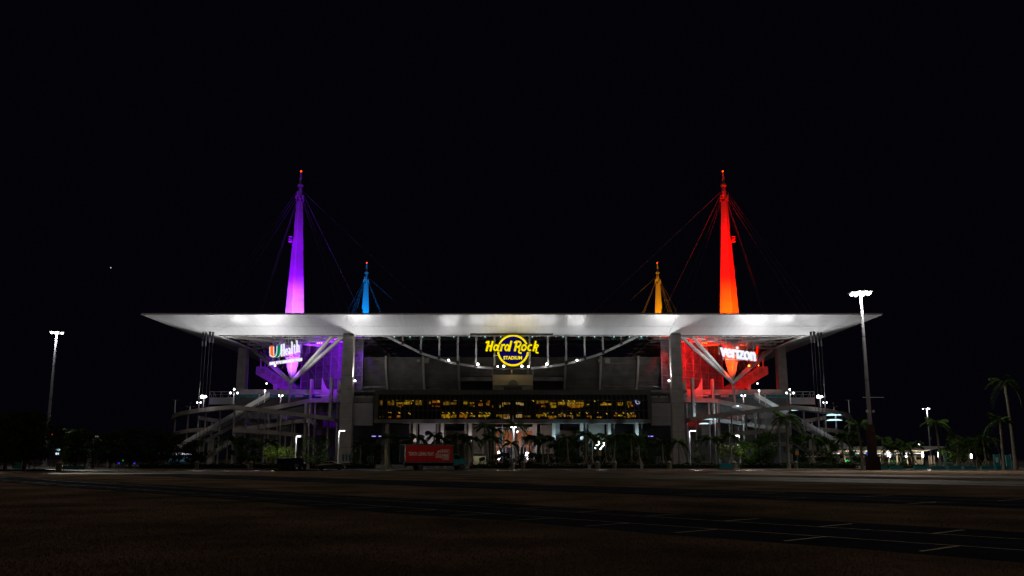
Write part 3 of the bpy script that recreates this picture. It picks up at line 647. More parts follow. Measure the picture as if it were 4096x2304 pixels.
# ---------------------------------------------------------------- ground storey below the offices
low = thing('entrance_storey', 'shaded ground storey with concrete columns and blank walls under the offices', 'entrance building', (0,310,0))
for s in (-1, 1):
    for o in (168, 280, 391, 502):
        xx = s*o*.0822; mb = MB(); mb.box(xx-.55,xx+.55,301.0,305.5,0,zB-.01); part('entrance_column', mb, M['concrete'], low)
        mb = MB(); x2 = xx+(-s)*-1.35; mb.box(x2-.7,x2+.7,303,308,0,zB-.02); part('pier', mb, M['darkcon'], low)
    a, b = sorted((s*X(2354,1730,309), s*X(2418,1730,309))); mb = MB(); mb.box(a,b,309,309.6,Z(1774,309),Z(1693,309)); part('blank_wall_panel', mb, M['panelwall'], low)
    a, b = sorted((s*X(2160,1730,312), s*X(2215,1730,312))); mb = MB(); mb.box(a,b,312,312.6,Z(1815,312),Z(1700,312)); part('blank_wall_panel', mb, M['darkcon'], low)
    a, b = sorted((s*X(2240,1730,313), s*X(2345,1730,313))); mb = MB(); mb.box(a,b,313,313.6,Z(1775,313),Z(1722,313)); part('blank_wall_panel', mb, M['darkcon'], low)
    a, b = sorted((s*X(2430,1730,313), s*X(2590,1730,313))); mb = MB(); mb.box(a,b,313,313.6,Z(1775,313),Z(1756,313)); part('blank_wall_panel', mb, M['darkcon'], low)
    a, b = sorted((s*(OX1+.02), s*54.5))
    for k in range(5):
        z0 = Z(1702,302); z1 = Z(1612,302); zz = z0+(z1-z0)*k/5; mb = MB(); mb.box(a,b,302,303,zz+.02,zz+(z1-z0)/5-.02); part('wing_panel', mb, M['panelwall'], low)
    mb = MB(); mb.box(a,b,302.3,303.5,Z(1609,302)-.02,Z(1590,302)); part('wing_parapet', mb, M['darkcon'], low)
    for py in (1706,1713,1719):
        mb = MB(); mb.beam((a,306,Z(py,306)),(b,306,Z(py,306)),.12); part('louvre_rail', mb, M['darksteel'], low)
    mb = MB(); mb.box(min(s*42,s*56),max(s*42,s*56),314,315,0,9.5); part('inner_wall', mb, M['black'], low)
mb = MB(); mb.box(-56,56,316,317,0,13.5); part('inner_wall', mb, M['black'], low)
mb = MB(); mb.box(X(1885,1835,305),X(1945,1835,305),305,305.5,0,Z(1824,305)); part('low_lit_wall', mb, M['concrete'], low)
# main entrance
ent = thing('main_entrance', 'orange lit entrance wall with pale window frames and black slanted lettering above', 'entrance', (X(2066,1800,311),311,0))
ex0, ex1 = X(1983,1760,311), X(2130,1760,311)
mb = MB(); mb.box(ex0,ex1,311.6,312,0,Z(1722,311)); part('orange_wall', mb, M['orangewall'], ent)
mb = MB(); mb.box(ex0-.3,X(2134,1715,311),310.6,311.5,Z(1723,311),Z(1708,311)); part('header_panel', mb, M['panelwall'], ent)
mb = MB(); mb.box(X(2130,1760,311),X(2148,1760,311),310.4,311.6,0,Z(1693,311)); part('side_pier', mb, M['panelwall'], ent)
lettering('Hard Rock Stadium', (X(2054,1715,310.5),310.5,Z(1714.5,310.5)), 1.0, M['black'], ent, ext=.05, bold=.02, shear=.25, w=X(2099,1715,310.5)-X(2008,1715,310.5), name='header_lettering')
for px in (1996,2023,2051,2080,2106): mb = MB(); xx = X(px,1790,311); mb.box(xx-.22,xx+.22,311.2,311.6,0,Z(1756,311)); part('window_frame', mb, M['panelwall'], ent)
for py in (1787,1823): mb = MB(); mb.box(ex0,ex1,311.12,311.55,Z(py+2,311),Z(py-2,311)); part('window_frame', mb, M['panelwall'], ent)
mb = MB(); mb.box(ex0,ex1,311.1,311.5,Z(1757,311),Z(1754,311)); part('window_frame', mb, M['orangewall'], ent)
for px0, px1 in ((1999,2021),(2026,2049),(2054,2078),(2083,2104)):
    for ya, yb in ((1790,1820),(1826,1850)): mb = MB(); mb.box(X(px0,1800,311),X(px1,1800,311),311.35,311.5,Z(yb,311),Z(ya,311)); part('window_pane', mb, M['navy'], ent)

# blue back-lit signs in the side openings
for px0, px1, lab in ((1487,1504,'left small blue lit sign inside the dark opening left of the offices'),(1514,1530,'right small blue lit sign inside the dark opening left of the offices'),(2592,2597,'tiny blue lit sign at the edge of the dark opening right of the offices'),(2601,2613,'small blue lit sign inside the dark opening right of the offices')):
    p = P(px0,1745,308); q = P(px1,1745,308); t = thing('blue_lit_sign', lab, 'lit sign', p, 'blue lit signs beside the entrance')
    mb = MB(); mb.box(p.x,q.x,307.8,308,p.z-.14,p.z+.14); part('light_face', mb, E['signblue'], t)
    mb = MB(); mb.box(p.x+.1,q.x-.1,307.7,307.79,p.z-.06,p.z+.06); part('tube', mb, E['signwhite'], t)
    mb = MB(); mb.beam(((p.x+q.x)/2,307.9,p.z+.14),((p.x+q.x)/2,307.9,p.z+5),.08); part('hanger', mb, M['black'], t)

# ---------------------------------------------------------------- corner signs
def plane_sign(pl, pr, Yl, Yr):
    a = P(pl[0],pl[1],Yl); b = P(pr[0],pr[1],Yr); return a, b
# left: health sign, wall faces right-forward
a, b = P(1078,1405,316), P(1208,1405,308.5)
rzL = math.atan2(b.y-a.y, b.x-a.x)
def onL(px, py, off=0):
    t = (px-1078)/130; Y = 316+(308.5-316)*t - off; return P(px, py, Y)
uh = thing('health_sign', 'white UHealth lettering with orange and green U hanging by the purple spire', 'illuminated sign', onL(1143,1460))
def seg(pts, w, m, name, off=.3):
    mb = MB()
    q = [onL(*p, off) for p in pts]
    for i in range(len(q)-1): mb.beam(q[i], q[i+1], w, .3)
    part(name, mb, m, uh)
for off_, gx, m1, m2 in ((0,0,'signwhite','signwhite'),(.35,0,'orange','green')):
    w = 1.6 if off_ == 0 else 1.05
    seg([(1087,1387),(1087,1413),(1089,1423),(1095,1428),(1099,1428)], w, E[m1], 'letter_u_left', .3+off_)
    seg([(1116,1383),(1115,1408),(1112,1420),(1106,1427),(1100,1428)], w, E[m2], 'letter_u_right', .3+off_)
seg([(1081,1386),(1093,1385)], .5, E['orange'], 'letter_u_left', .7); seg([(1109,1382),(1122,1380)], .5, E['green'], 'letter_u_right', .7)
# H e a l t h drawn with thick and thin strokes
hp = [([(1127,1379),(1127,1424)],.62),([(1136,1377),(1136,1422)],.62),([(1127,1401),(1136,1400)],.3),([(1124,1379),(1130,1378)],.22),([(1133,1377),(1139,1376)],.22),([(1124,1425),(1130,1424)],.22),([(1133,1423),(1139,1422)],.22),
 ([(1143,1407),(1149,1405),(1149,1398),(1146,1395),(1143,1400),(1142,1410),(1145,1419),(1149,1416)],.42),
 ([(1154,1396),(1157,1392),(1160,1395),(1160,1417)],.5),([(1160,1403),(1155,1407),(1154,1414),(1157,1417),(1160,1413)],.4),
 ([(1168,1368),(1168,1413)],.6),([(1165,1369),(1168,1367)],.3),([(1165,1414),(1171,1413)],.22),
 ([(1178,1378),(1178,1408),(1181,1411)],.55),([(1174,1386),(1182,1385)],.3),
 ([(1188,1363),(1188,1408)],.6),([(1188,1386),(1193,1380),(1196,1384),(1196,1407)],.5),([(1185,1364),(1188,1362)],.3),([(1185,1409),(1191,1408)],.22),([(1194,1408),(1199,1407)],.22)]
for pts, w in hp: seg(pts, w*.8, E['signwhite'], 'letter_stroke', .4)
for i, ch in enumerate(('UNIVERSITY OF','MIAMI HEALTH','SYSTEM')):
    l, r = ((1078,1127),(1130,1176),(1179,1208))[i]; p, q = onL(l,1455-(l-1078)*.135,.35), onL(r,1455-(r-1078)*.135,.35); mid = (p+q)/2
    lettering(ch, mid, 1.15, E['signwhite'], uh, rz=rzL, ext=.1, bold=.03, w=(q-p).length, name='tagline_lettering', slope=(q.z-p.z)/(q-p).length)
for px in (1092,1118,1150,1178,1200):
    mb = MB(); p = onL(px,1400); mb.beam((p.x,p.y+.6,p.z-4.2),(p.x,p.y+.6,43.8),.16); part('hanger', mb, M['steel'], uh)
for py in (1380,1428,1452):
    mb = MB(); mb.beam(onL(1080,py+6,-.5), onL(1206,py-8,-.5), .16); part('rail', mb, M['darksteel'], uh)
# right: phone company sign
YA, YB = 308.5, 316
def onR(px, py, off=0):
    t = (px-2885)/137; return P(px, py, YA+(YB-YA)*t-off)
rzR = math.atan2(onR(3022,1400).y-onR(2885,1400).y, onR(3022,1400).x-onR(2885,1400).x)
vz = thing('phone_company_sign', 'white verizon lettering with a red check hanging by the red spire', 'illuminated sign', onR(2950,1430))
p, q = onR(2882,1400,.4), onR(3021,1424,.4)
me_ = lettering('verizon', (p+q)/2+Vector((0,0,.1)), 4.35, E['signwhite'], vz, rz=rzR, ext=.3, bold=.02, w=(q-p).length, name='word_lettering', slope=(q.z-p.z)/(q-p).length*.72)
mb = MB(); mb.beam(onR(3022,1405,.4), onR(3026,1418,.4), .8, .3); mb.beam(onR(3025,1419,.41), onR(3031,1384,.41), .75, .3); part('check_mark', mb, E['redsign'], vz)
for px in (2878,2907,2990,3016,3030):
    mb = MB(); p = onR(px,1400); mb.beam((p.x,p.y+.7,p.z-(1.5 if px < 3000 else 3)),(p.x,p.y+.7,43.8),.22); part('hanger', mb, M['steel'], vz)
for py in (1422,1440):
    mb = MB(); mb.beam(onR(2890,py-4,-.6), onR(3034,py+2,-.6), .18); part('rail', mb, M['steel'], vz)
mb = MB(); mb.box(X(2941,1440,317),X(2955,1440,317),316.5,317.2,Z(1446,317),Z(1430,317)); part('control_box', mb, M['darksteel'], vz)

# ================================================================ CORNER RAMPS, ESCALATORS, TERRACES (mirrored, the right one lit)
def band(name, par, pts, s, h=1.35, deep=5.5, m=None, seg_len=6.0):
    "parapet wall along a climbing path with the ramp slab behind it"
    q = [P(2048+s*(2048-px), py, Y) for px, py, Y in pts]
    # smooth resample
    out = []
    for i in range(len(q)-1):
        p0 = q[max(i-1,0)]; p1 = q[i]; p2 = q[i+1]; p3 = q[min(i+2,len(q)-1)]; n = max(2, int((p2-p1).length/3))
        for k in range(n):
            t = k/n; out.append(.5*((2*p1)+(p2-p0)*t+(2*p0-5*p1+4*p2-p3)*t*t+(3*p1-p0-3*p2+p3)*t**3))
    out.append(q[-1]); q = out
    ch = 3
    for i0 in range(0, len(q)-1, ch):
        sub = q[i0:i0+ch+1]; v = []; f = []
        for p in sub: v += [(p.x,p.y,p.z-h),(p.x,p.y,p.z),(p.x,p.y+.3,p.z),(p.x,p.y+.3,p.z-h)]
        for i in range(len(sub)-1):
            for j in range(4): j2 = (j+1)%4; f.append((i*4+j,i*4+j2,i*4+4+j2,i*4+4+j))
        n = len(sub)-1; f += [(0,3,2,1),(n*4,n*4+1,n*4+2,n*4+3)]
        part('parapet_panel', MB().add(v, f), m or M['concrete2'], par)
    v = []; f = []
    for p in q: v += [(p.x,p.y+.32,p.z-h+.02),(p.x,p.y+deep,p.z-h+.02),(p.x,p.y+deep,p.z-h+.4),(p.x,p.y+.32,p.z-h+.4)]
    for i in range(len(q)-1):
        for j in range(4): j2 = (j+1)%4; f.append((i*4+j,i*4+j2,i*4+4+j2,i*4+4+j))
    part('ramp_slab', MB().add(v, f), m or M['darkcon'], par)
    return q
for s, nm in ((-1,'left'), (1,'right')):
    mx = lambda px: 2048+s*(2048-px)
    rp = thing('spiral_ramp', f'curved concrete pedestrian ramps stacked on thin columns at the {nm} stadium corner', 'ramp', (s*82,312,0), 'corner ramps')
    band('a', rp, [(686,1668,320),(694,1656,315),(730,1645,310),(790,1634,306),(860,1626,303),(932,1620,302)], s)
    band('b', rp, [(932,1622,302),(1000,1627,301),(1075,1636,300),(1150,1645,300),(1220,1653,301),(1290,1662,303),(1335,1669,306),(1352,1677,311)], s)
    band('c', rp, [(1050,1628,303),(1075,1626,305),(1130,1616,311),(1200,1602,318),(1256,1593,321),(1378,1593,321)], s, h=1.5)
    band('d', rp, [(945,1704,325),(1040,1700,322),(1110,1689,320),(1177,1679,319),(1234,1675,317),(1257,1686,312)], s)
    band('e', rp, [(932,1712,303),(1040,1718,301),(1140,1726,301),(1205,1735,303),(1240,1745,306)], s)
    band('f', rp, [(684,1738,318),(700,1727,314),(754,1715,310),(799,1711,308),(870,1706,307)], s)
    band('g', rp, [(793,1662,326),(834,1670,330),(880,1676,333),(928,1672,335)], s, deep=3)
    band('h', rp, [(840,1755,312),(930,1765,311),(1010,1770,312)], s)
    for px, ty, by, Y in ((697,1668,1870,317),(748,1660,1870,311),(790,1680,1870,308),(818,1645,1870,307),(845,1690,1870,325),(933,1640,1870,303.5),(876,1640,1870,307),(980,1646,1870,305),(1030,1646,1870,306),
        (1058,1648,1870,302),(1072,1650,1870,309),(1108,1640,1870,302.4),(1120,1640,1870,317),(1142,1650,1870,322),(1167,1658,1870,303),(1177,1690,1870,321),(1217,1610,1870,303),(1222,1608,1870,320),(1235,1608,1870,314),(1256,1608,1870,321.5),(1310,1675,1870,306),(1346,1612,1870,320)):
        xx = X(mx(px), 1700, Y); mb = MB(); mb.tube([(xx,Y+.6,0),(xx,Y+.6,Z(ty,Y))], .3, 8); part('support_column', mb, M['concrete'], rp)
    # back wall of the circulation core, stair openings
    for px0, px1, py0, py1, Y in ((1000,1050,1650,1760,330),(1070,1095,1650,1700,330),(1120,1160,1655,1740,332),(1180,1240,1620,1660,331),(1262,1290,1650,1740,331)):
        a, b = sorted((X(mx(px0),1700,Y), X(mx(px1),1700,Y))); mb = MB(); mb.box(a,b,Y,Y+.5,Z(py1,Y),Z(py0,Y)); part('core_wall', mb, M['concrete2'], rp)
    a, b = sorted((X(mx(945),1700,336), X(mx(1372),1700,336))); mb = MB(); mb.box(a,b,336,336.6,0,24); part('core_wall', mb, M['darkcon'], rp)
    # escalator with its white side wall
    es = thing('escalator', f'long white sided escalator climbing to the upper level at the {nm} corner', 'escalator', (s*95,306,0), 'corner escalators')
    p0, p1 = P(mx(1078),1572,312), P(mx(697),1789,304)
    for k in range(12):
        a = p0.lerp(p1, k/12+.002); b = p0.lerp(p1, (k+1)/12-.002); w = 1.15
        v = [(a.x,a.y,a.z-w),(b.x,b.y,b.z-w),(b.x,b.y,b.z+w*.35),(a.x,a.y,a.z+w*.35)]; v += [(x,y+.4,z) for x,y,z in v]
        part('side_panel', MB().add(v, [(0,1,2,3),(7,6,5,4),(0,4,5,1),(1,5,6,2),(2,6,7,3),(3,7,4,0)]), M['steel'], es)
        v = [(a.x,a.y+.15,a.z-w-.85),(b.x,b.y+.15,b.z-w-.85),(b.x,b.y+.15,b.z-w-.05),(a.x,a.y+.15,a.z-w-.05)]; v += [(x,y+2.6,z) for x,y,z in v]
        part('truss_box', MB().add(v, [(0,1,2,3),(7,6,5,4),(0,4,5,1),(1,5,6,2),(2,6,7,3),(3,7,4,0)]), M['darkcon'], es)
    for (ax, ay), (bx, by) in (((985,1652),(822,1738)),((1000,1654),(826,1743)),((975,1640),(780,1750)),((930,1744),(850,1806)),((925,1752),(860,1800)),((990,1720),(840,1812))):
        mb = MB(); mb.beam(P(mx(ax),ay,306), P(mx(bx),by,303), .1, .14); part('handrail', mb, M['cable'], es)
    mb = MB(); mb.beam(P(mx(1005),1662,308), P(mx(820),1766,305), .5, 1.2); part('lower_flight', mb, M['darkcon'], es)
    mb = MB(); mb.beam(P(mx(945),1752,306), P(mx(845),1822,303), .5, 1.4); part('lower_flight', mb, M['darkcon'], es)
    for px in (842, 790):
        xx = X(mx(px), 1790, 306); mb = MB(); mb.box(xx-1,xx+1,306,308,0,Z(1756,306)); part('stair_pier', mb, M['concrete'], es)
    if s < 0:
        a, b = P(868,1800,302.4), P(932,1762,302.4)
        lettering('300 LEVEL', (a+b)/2, .95, M['steel'], es, name='level_lettering', ext=.04, bold=.02, w=(b-a).length*.93, slope=(b.z-a.z)/(b.x-a.x))
    # roof terrace box with railing
    tr = thing('roof_terrace', f'white walled roof terrace with open rail beside the far {nm} column', 'terrace', (s*105,334,Z(1617,334)), 'corner roof terraces')
    a, b = sorted((X(mx(837),1600,334), X(mx(938),1600,334)))
    mb = MB(); mb.box(a,b,334,334.4,Z(1617,334),Z(1590,334)); part('terrace_wall', mb, M['steel'], tr)
    for px0, px1, Y in ((838,936,335),(985,1038,336)):
        mb = MB(); A, B = P(mx(px0),1567,Y), P(mx(px1),1567,Y); mb.beam(A, B, .22); part('top_rail', mb, M['steel'], tr)
        mb = MB(); A, B = P(mx(px0),1579,Y), P(mx(px1),1577,Y); mb.beam(A, B, .1); part('mid_rail', mb, M['steel'], tr)
    for px, Y in ((839,335),(856,335),(884,335),(914,335),(990,336),(1012,336),(1036,336)):
        mb = MB(); A = P(mx(px),1567,Y); B = P(mx(px),1592,Y); mb.beam(A, (A.x,A.y,B.z), .2); mb.beam(A, (A.x+.9*(-s),A.y+.5,B.z), .12); part('rail_post', mb, M['steel'], tr)
    a, b = sorted((X(mx(985),1590,338), X(mx(1100),1590,338)))
    mb = MB(); mb.box(a,b,338,344,Z(1592,338),Z(1580,338)); part('landing_slab', mb, M['steel'], tr)
    for k in range(6):
        mb = MB(); A = P(mx(1042+k*9),1592,338); B = P(mx(1037+k*9+(9 if k%2 else 0)),1612,338); mb.beam(A,B,.25); part('bracing', mb, M['steel'], tr)
    # lamp posts on the ramps
    lamps = [(816,1587,1628,302,1,5,2,'brightest'),(796,1610,1632,305,1,1.6,2,'low'),(936,1572,1618,302.6,1,3.2,3,'three headed'),(1060,1563,1612,306,1,2.6,1,'tall single headed'),(1036,1574,1620,304,0,0,1,'unlit short'),
             (1123,1582,1612,309,1,2,2,'two headed'),(702,1600,1652,314,0,0,2,'unlit outermost'),(761,1626,1640,308,0,0,3,'unlit stubby')]
    for px, py, by, Y, on, pw_, nh, adj in lamps:
        p = P(mx(px), py, Y); zb_ = Z(by, Y)
        t = thing('ramp_lamp_post', f'{adj} white lamp post on the curved ramp at the {nm} corner', 'lamp post', (p.x,p.y,zb_), 'lamp posts on the corner ramps')
        mb = MB(); mb.tube([(p.x,p.y,zb_),(p.x,p.y,p.z-.1)], .14, 6); part('pole', mb, M['steel'], t)
        for k in range(nh):
            dx = (k-(nh-1)/2)*1.15; dz = .0 if nh < 3 or k != 1 else 1.2
            mb = MB(); mb.beam((p.x,p.y,p.z-.15),(p.x+dx,p.y,p.z+dz-.12),.1); mb.box(p.x+dx-.3,p.x+dx+.3,p.y+.1,p.y+.5,p.z+dz-.16,p.z+dz+.2); hd = part('lamp_head', mb, M['darksteel'], t)
            if on:
                r = .12+.05*pw_; mb = MB(); mb.sphere((p.x+dx,p.y-.05,p.z+dz), r*(1.5 if adj == 'brightest' and k == 0 else 1), 10, 7); part('bulb', mb, E['white'], hd)
    # small work lights fixed to the front column
    for px, kk in ((1420,.3),(1370,.2)):
        p = P(mx(px),1523,301.6)
        t = thing('column_floodlight', f'small white floodlight fixed to the {"inner" if px == 1420 else "outer"} side of the {nm} front column', 'floodlight', p, 'floodlights on the front columns')
        mb = MB(); mb.sphere(p, kk, 10, 7); part('bulb', mb, E['white'], t)
        mb = MB(); c0 = s*(53.2 if px == 1420 else 56.5); mb.beam((p.x,p.y+.2,p.z-.1),(c0,301.8,p.z-.1),.14); mb.box(p.x-.2,p.x+.2,p.y+.2,p.y+.5,p.z-.3,p.z+.25); part('bracket', mb, M['black'], t)
    # coloured floods beside the mast
    e = emit(f'{nm}_colour_lamp', (.75,.35,1) if s < 0 else (1,.22,.02), 8)
    for px, py, Y, r in ((1100,1463,312,.36),(1062,1462,316,.18),(1278,1372,318,.16),(1270,1373,318,.16),(1287,1372,318,.16)):
        if s < 0 and px == 1062: continue
        p = P(mx(px),py,Y); adj = {1100:'bright',1062:'dim',1278:'middle',1270:'outer',1287:'inner'}[px]
        t = thing('coloured_floodlight', f'{adj} {"violet" if s < 0 else "orange red"} floodlight {"below" if py > 1400 else "above and beside"} the {nm} corner lettering', 'floodlight', p, 'coloured floodlights')
        mb = MB(); mb.sphere(p, r, 10, 7); part('bulb', mb, e, t); mb = MB(); mb.beam((p.x,p.y+r,p.z),(p.x,p.y+r,44.5 if py < 1400 else p.z+2.5),.12); mb.box(p.x-r,p.x+r,p.y+r*.8,p.y+r+.3,p.z-r,p.z+r); part('yoke', mb, M['black'], t)
    p = P(mx(1066),1534,330); t = thing('soffit_bulb', f'tiny white bulb on the sloping underside of the {nm} end stand', 'lamp', p, 'bulbs under the end stands')
    mb = MB(); mb.sphere(p,.24,8,6); part('bulb', mb, E['white'], t); mb = MB(); mb.beam(p, p+Vector((-s*-6.5,2,3.6)), .12); part('arm', mb, M['black'], t)
    if s > 0:
        # strip lights under the right-hand ramps
        STL = {(2764,1675.5):'longest cyan white strip light, under the ramp just right of the front column',(2795,1694.5):'thin cyan white strip light below the longest one by the front column',(3303,1659):'upper cyan white strip light beneath the outer curve of the right ramp',(3303,1680):'lower cyan white strip light beneath the outer curve of the right ramp',(2765,1617):'faint strip light at the top landing right of the front column',(3168,1641):'short bright strip light right of the tall royal palm crown',(3165,1640):'short strip light end behind the tall royal palm crown'}
        for (ax, bx, py, Y, w) in ((2764,2853,1675.5,314,.55),(2795,2840,1694.5,318,.42),(3303,3367,1659,309,.62),(3303,3370,1680,308,.5),(2765,2785,1617,322,.2),(3168,3192,1641,306,.3),(3165,3180,1640,306,.35)):
            a, b = P(ax,py,Y), P(bx,py-1,Y); t = thing('ramp_strip_light', STL[(ax,py)], 'strip light', a, 'strip lights under the ramps')
            mid = (a+b)/2; mb = MB(); n = 8; pts = []
            mb.prism([(0,0),(.08,.5),(.25,.9),(.5,1),(.75,.9),(.92,.5),(1,0)], lambda u_, v_, k: tuple(a.lerp(b,u_)+Vector((0,k,(v_-.5)*w))), 0, .1); part('light_face', mb, E['cyanwhite'], t)
            mb = MB(); mb.beam(a+Vector((0,.25,w/2+.1)), b+Vector((0,.25,w/2+.1)), .3, .2); part('light_housing', mb, M['darkcon'], t)
        for px, py, Y, w in ((2948,1626,308,1.9),(2954,1655,306,1.2)):
            p = P(px,py,Y); t = thing('dome_lamp', f'{"wide dome lamp with pale shade" if w > 1.5 else "small hanging lamp"} under the right ramp above the street lamp', 'lamp', p, 'dome lamps under the right ramp')
            mb = MB(); mb.tube([(p.x,p.y,p.z+.45),(p.x,p.y,p.z+.3),(p.x,p.y,p.z-.25),(p.x,p.y,p.z-.3)], [.15,w*.45,w,w], 12); part('lamp_shade', mb, M['steel'], t)
            mb = MB(); mb.sphere((p.x,p.y-.5,p.z+.12), .22, 8, 6); part('bulb', mb, E['white'], t)
            point((p.x,p.y-1.2,p.z+.3), 60, (.7,.9,1), .2)
        p = P(2990,1600,322)

# ================================================================ LAMP LIGHT
PUR, RED, BLU, AMB = (.27,.0,1), (1,.001,.0), (.0,.30,1), (1,.31,.0)
PUB, REB = (.43,.095,1), (1,.055,0)
CW = (1,.97,.95)
for s, (c1, cb) in ((-1,(PUR,PUB)), (1,(RED,REB))):
    mxx, my = s*78.6, 322; pk = 1.0; tk_ = (150000, 130000) if s < 0 else (330000, 300000)
    spot((mxx-12,my-15,48.2), (mxx,my,93), tk_[0]*1.1, c1, 22, 1, .3); spot((mxx+12,my-15,48.2), (mxx,my,93), tk_[1]*1.1, c1, 22, 1, .3)
    # spire floods standing on the roof around the spire
    for dx, dy, z, tz, w, cc in ((-9,-13,48.2,57,70000 if s < 0 else 120000,cb),(9,-13,48.2,57,100000 if s < 0 else 80000,cb),(-12,-15,48.2,72,tk_[0]*.9,c1),(12,-15,48.2,72,tk_[1]*.9,c1),(0,-19,48.2,66,tk_[1]*.4,c1)):
        spot((mxx+dx,my+dy,z), (mxx,my,tz), w*pk, cc, 52 if tz < 60 or tz == 66 else 38, .8, .3)
    # tapered foot, braces, screen and stand
    spot((mxx+s*2,304,25), (mxx,322,37.5), 130000, cb, 30, .9, .3); spot((mxx-s*3,304,25), (mxx,322,36), 90000, cb, 28, .9, .3)
    spot((s*63,312.5,42.3), (s*69,333,35), 42000*(1 if s > 0 else .6), c1, 115, .9, .4); spot((s*56,311,42), (s*54,319,34), 5000, c1, 60, .9, .3); spot((s*64,318,27), (s*67,333,33), 2500*(1 if s > 0 else .6), c1, 110, .9, .4)
    spot((s*80,326,27.5), (s*88,350,31), 9000*pk, c1, 68, .9, .4)
    spot((s*86,312,36), (s*86,350,33), 9000*pk, c1, 34, .9, .4)
    spot((s*66,314,26), (s*66,334,24), 900*pk, c1, 130, .9, .4)
for s, cc in ((-1, BLU), (1, AMB)):
    for dx, tz, w in ((-10,66,130000),(10,66,140000),(-14,92,340000),(14,92,340000)): spot((s*79.3+dx,468,48.2), (s*79.3,481,tz), w, cc, 50, .8, .3)
# floods on the ramp lamp posts, turned up at the soffit
for s in (-1, 1):
    mx = lambda px: 2048+s*(2048-px)
    p = P(mx(816),1587,302); spot(p+Vector((0,-.8,.5)), (s*98,291,45), 9500, CW, 130, .8, .35)
    p = P(mx(936),1568,302.6); spot(p+Vector((0,-.8,.8)), (s*92,290,45), 9000, CW, 130, .8, .35); spot(p+Vector((0,-.8,.8)), (s*88,288.5,45.4), 7000, CW, 17, 1, .3)
    point(p+Vector((0,-1,.2)), 260, CW, .3)
    p = P(mx(1060),1563,306); spot(p+Vector((0,-.8,.6)), (s*62,291,45), 15000, CW, 140, .8, .35)
    point(p+Vector((0,-1,0)), 170, CW, .3)
    p = P(mx(816),1587,302); point(p+Vector((0,-1,0)), 240, CW, .3)
    p = P(mx(1123),1582,309); point(p+Vector((0,-1,0)), 150, CW, .3)
    p = P(mx(1420),1523,301.6); spot(p+Vector((-s*.3,-.3,.3)), (s*44,292,45), 13000, CW, 120, .7, .3); spot(p+Vector((-s*.3,.2,.0)), (s*42,322,35), 1500, CW, 70, .6, .2)
    p = P(mx(1370),1523,301.6); point(p+Vector((s*.4,-.2,0)), 60, CW, .2)
for i, (px, py, k) in enumerate(fl):
    p = P(px, py, YT-1.2); spot(p+Vector((0,-.5,.3)), (p.x+(p.x*.25), 291, 46), (320*k+200 if i not in (0,7) else 1700), CW if i not in (3,4) else (1,.86,.66), 140, 1, .2)
    if k >= 3: spot(p+Vector((0,.6,.2)), (p.x*1.5, 320, 33), 80*k, CW, 110, .8, .2)
    if 0 < k: spot(p+Vector((0,-.6,-.1)), (p.x*.9, 303, 20), 22*k, (1,.9,.7), 150, .8, .2)
point((0,308,33), 160, (1,.75,.35), .5)

# ================================================================ GROUND
mb = MB(); mb.quad((-3000,-300,0),(3000,-300,0),(3000,6000,0),(-3000,6000,0)); ground('ground', mb, M['grass'])
U, V = Vector((.66,-.751,0)), Vector((.751,.66,0))
def uv(u, v, z=0): q = U*u+V*v; return (q.x, q.y, z)
def strip(name, v0, v1, z, m, u0=-260, u1=200, wob=.35, seed=1):
    r = random.Random(seed); mb = MB(); n = 90; a = []; b = []
    for k in range(n+1):
        u = u0+(u1-u0)*k/n; a.append(uv(u, v0+r.uniform(-wob,wob), z)); b.append(uv(u, v1+r.uniform(-wob,wob), z))
    mb.add(a+b, [(k,k+1,n+2+k,n+1+k) for k in range(n)]); return ground(name, mb, m)
strip('parking_lane', 17.0, 23.6, .006, M['asphalt'], seed=2)
strip('parking_lane', 34.8, 43.6, .006, M['asphalt'], seed=3)
strip('parking_lane', 64.5, 78, .006, M['laneC'], seed=4)
strip('service_road', 89.5, 100.5, .006, M['road'], u0=-70, wob=.1, seed=5)
def line(v0, v1, u0, u1, m=M['yellow']): 
    mb = MB(); mb.quad(uv(u0,v0,.012), uv(u1,v0,.012), uv(u1,v1,.012), uv(u0,v1,.012)); return ground('painted_line', mb, m)
for v in (18.95, 21.55, 37.6, 40.6, 57.0, 72.4): line(v, v+.08, -150, 90)
for k in range(46):
    u = -110+k*2.9+.35; 
    line(17.3, 18.95, u, u+.1); line(21.65, 23.3, u+1.2, u+1.3)
    if k % 2 == 0: line(35.2, 37.6, u, u+.1); line(40.7, 43.2, u+1.2, u+1.3)
# far left bright strip, kerb road, kerbs
mb = MB(); mb.quad((-95,112,.007),(-44,108.5,.007),(-30,116,.007),(-95,122.5,.007)); ground('service_road', mb, M['road'])
mb = MB(); mb.quad((-120,131,.006),(120,150,.006),(120,158.6,.006),(-120,158.6,.006)); ground('access_road', mb, M['sheen'])
for k in range(60):
    x = -105+k*3.5; mb = MB(); mb.box(x, x+3.46, 159.2, 159.55, 0, .13); o = part('kerb_stone', mb, M['kerb']); o['kind'] = 'structure'
mb = MB(); mb.quad((-110,159.55,.1),(110,159.55,.1),(110,161.6,.1),(-110,161.6,.1)); ground('pavement', mb, M['kerb'])
mb = MB(); mb.quad((-400,161.7,.006),(400,161.7,.006),(400,640,.006),(-400,640,.006)); ground('plaza_paving', mb, M['darkcon'])
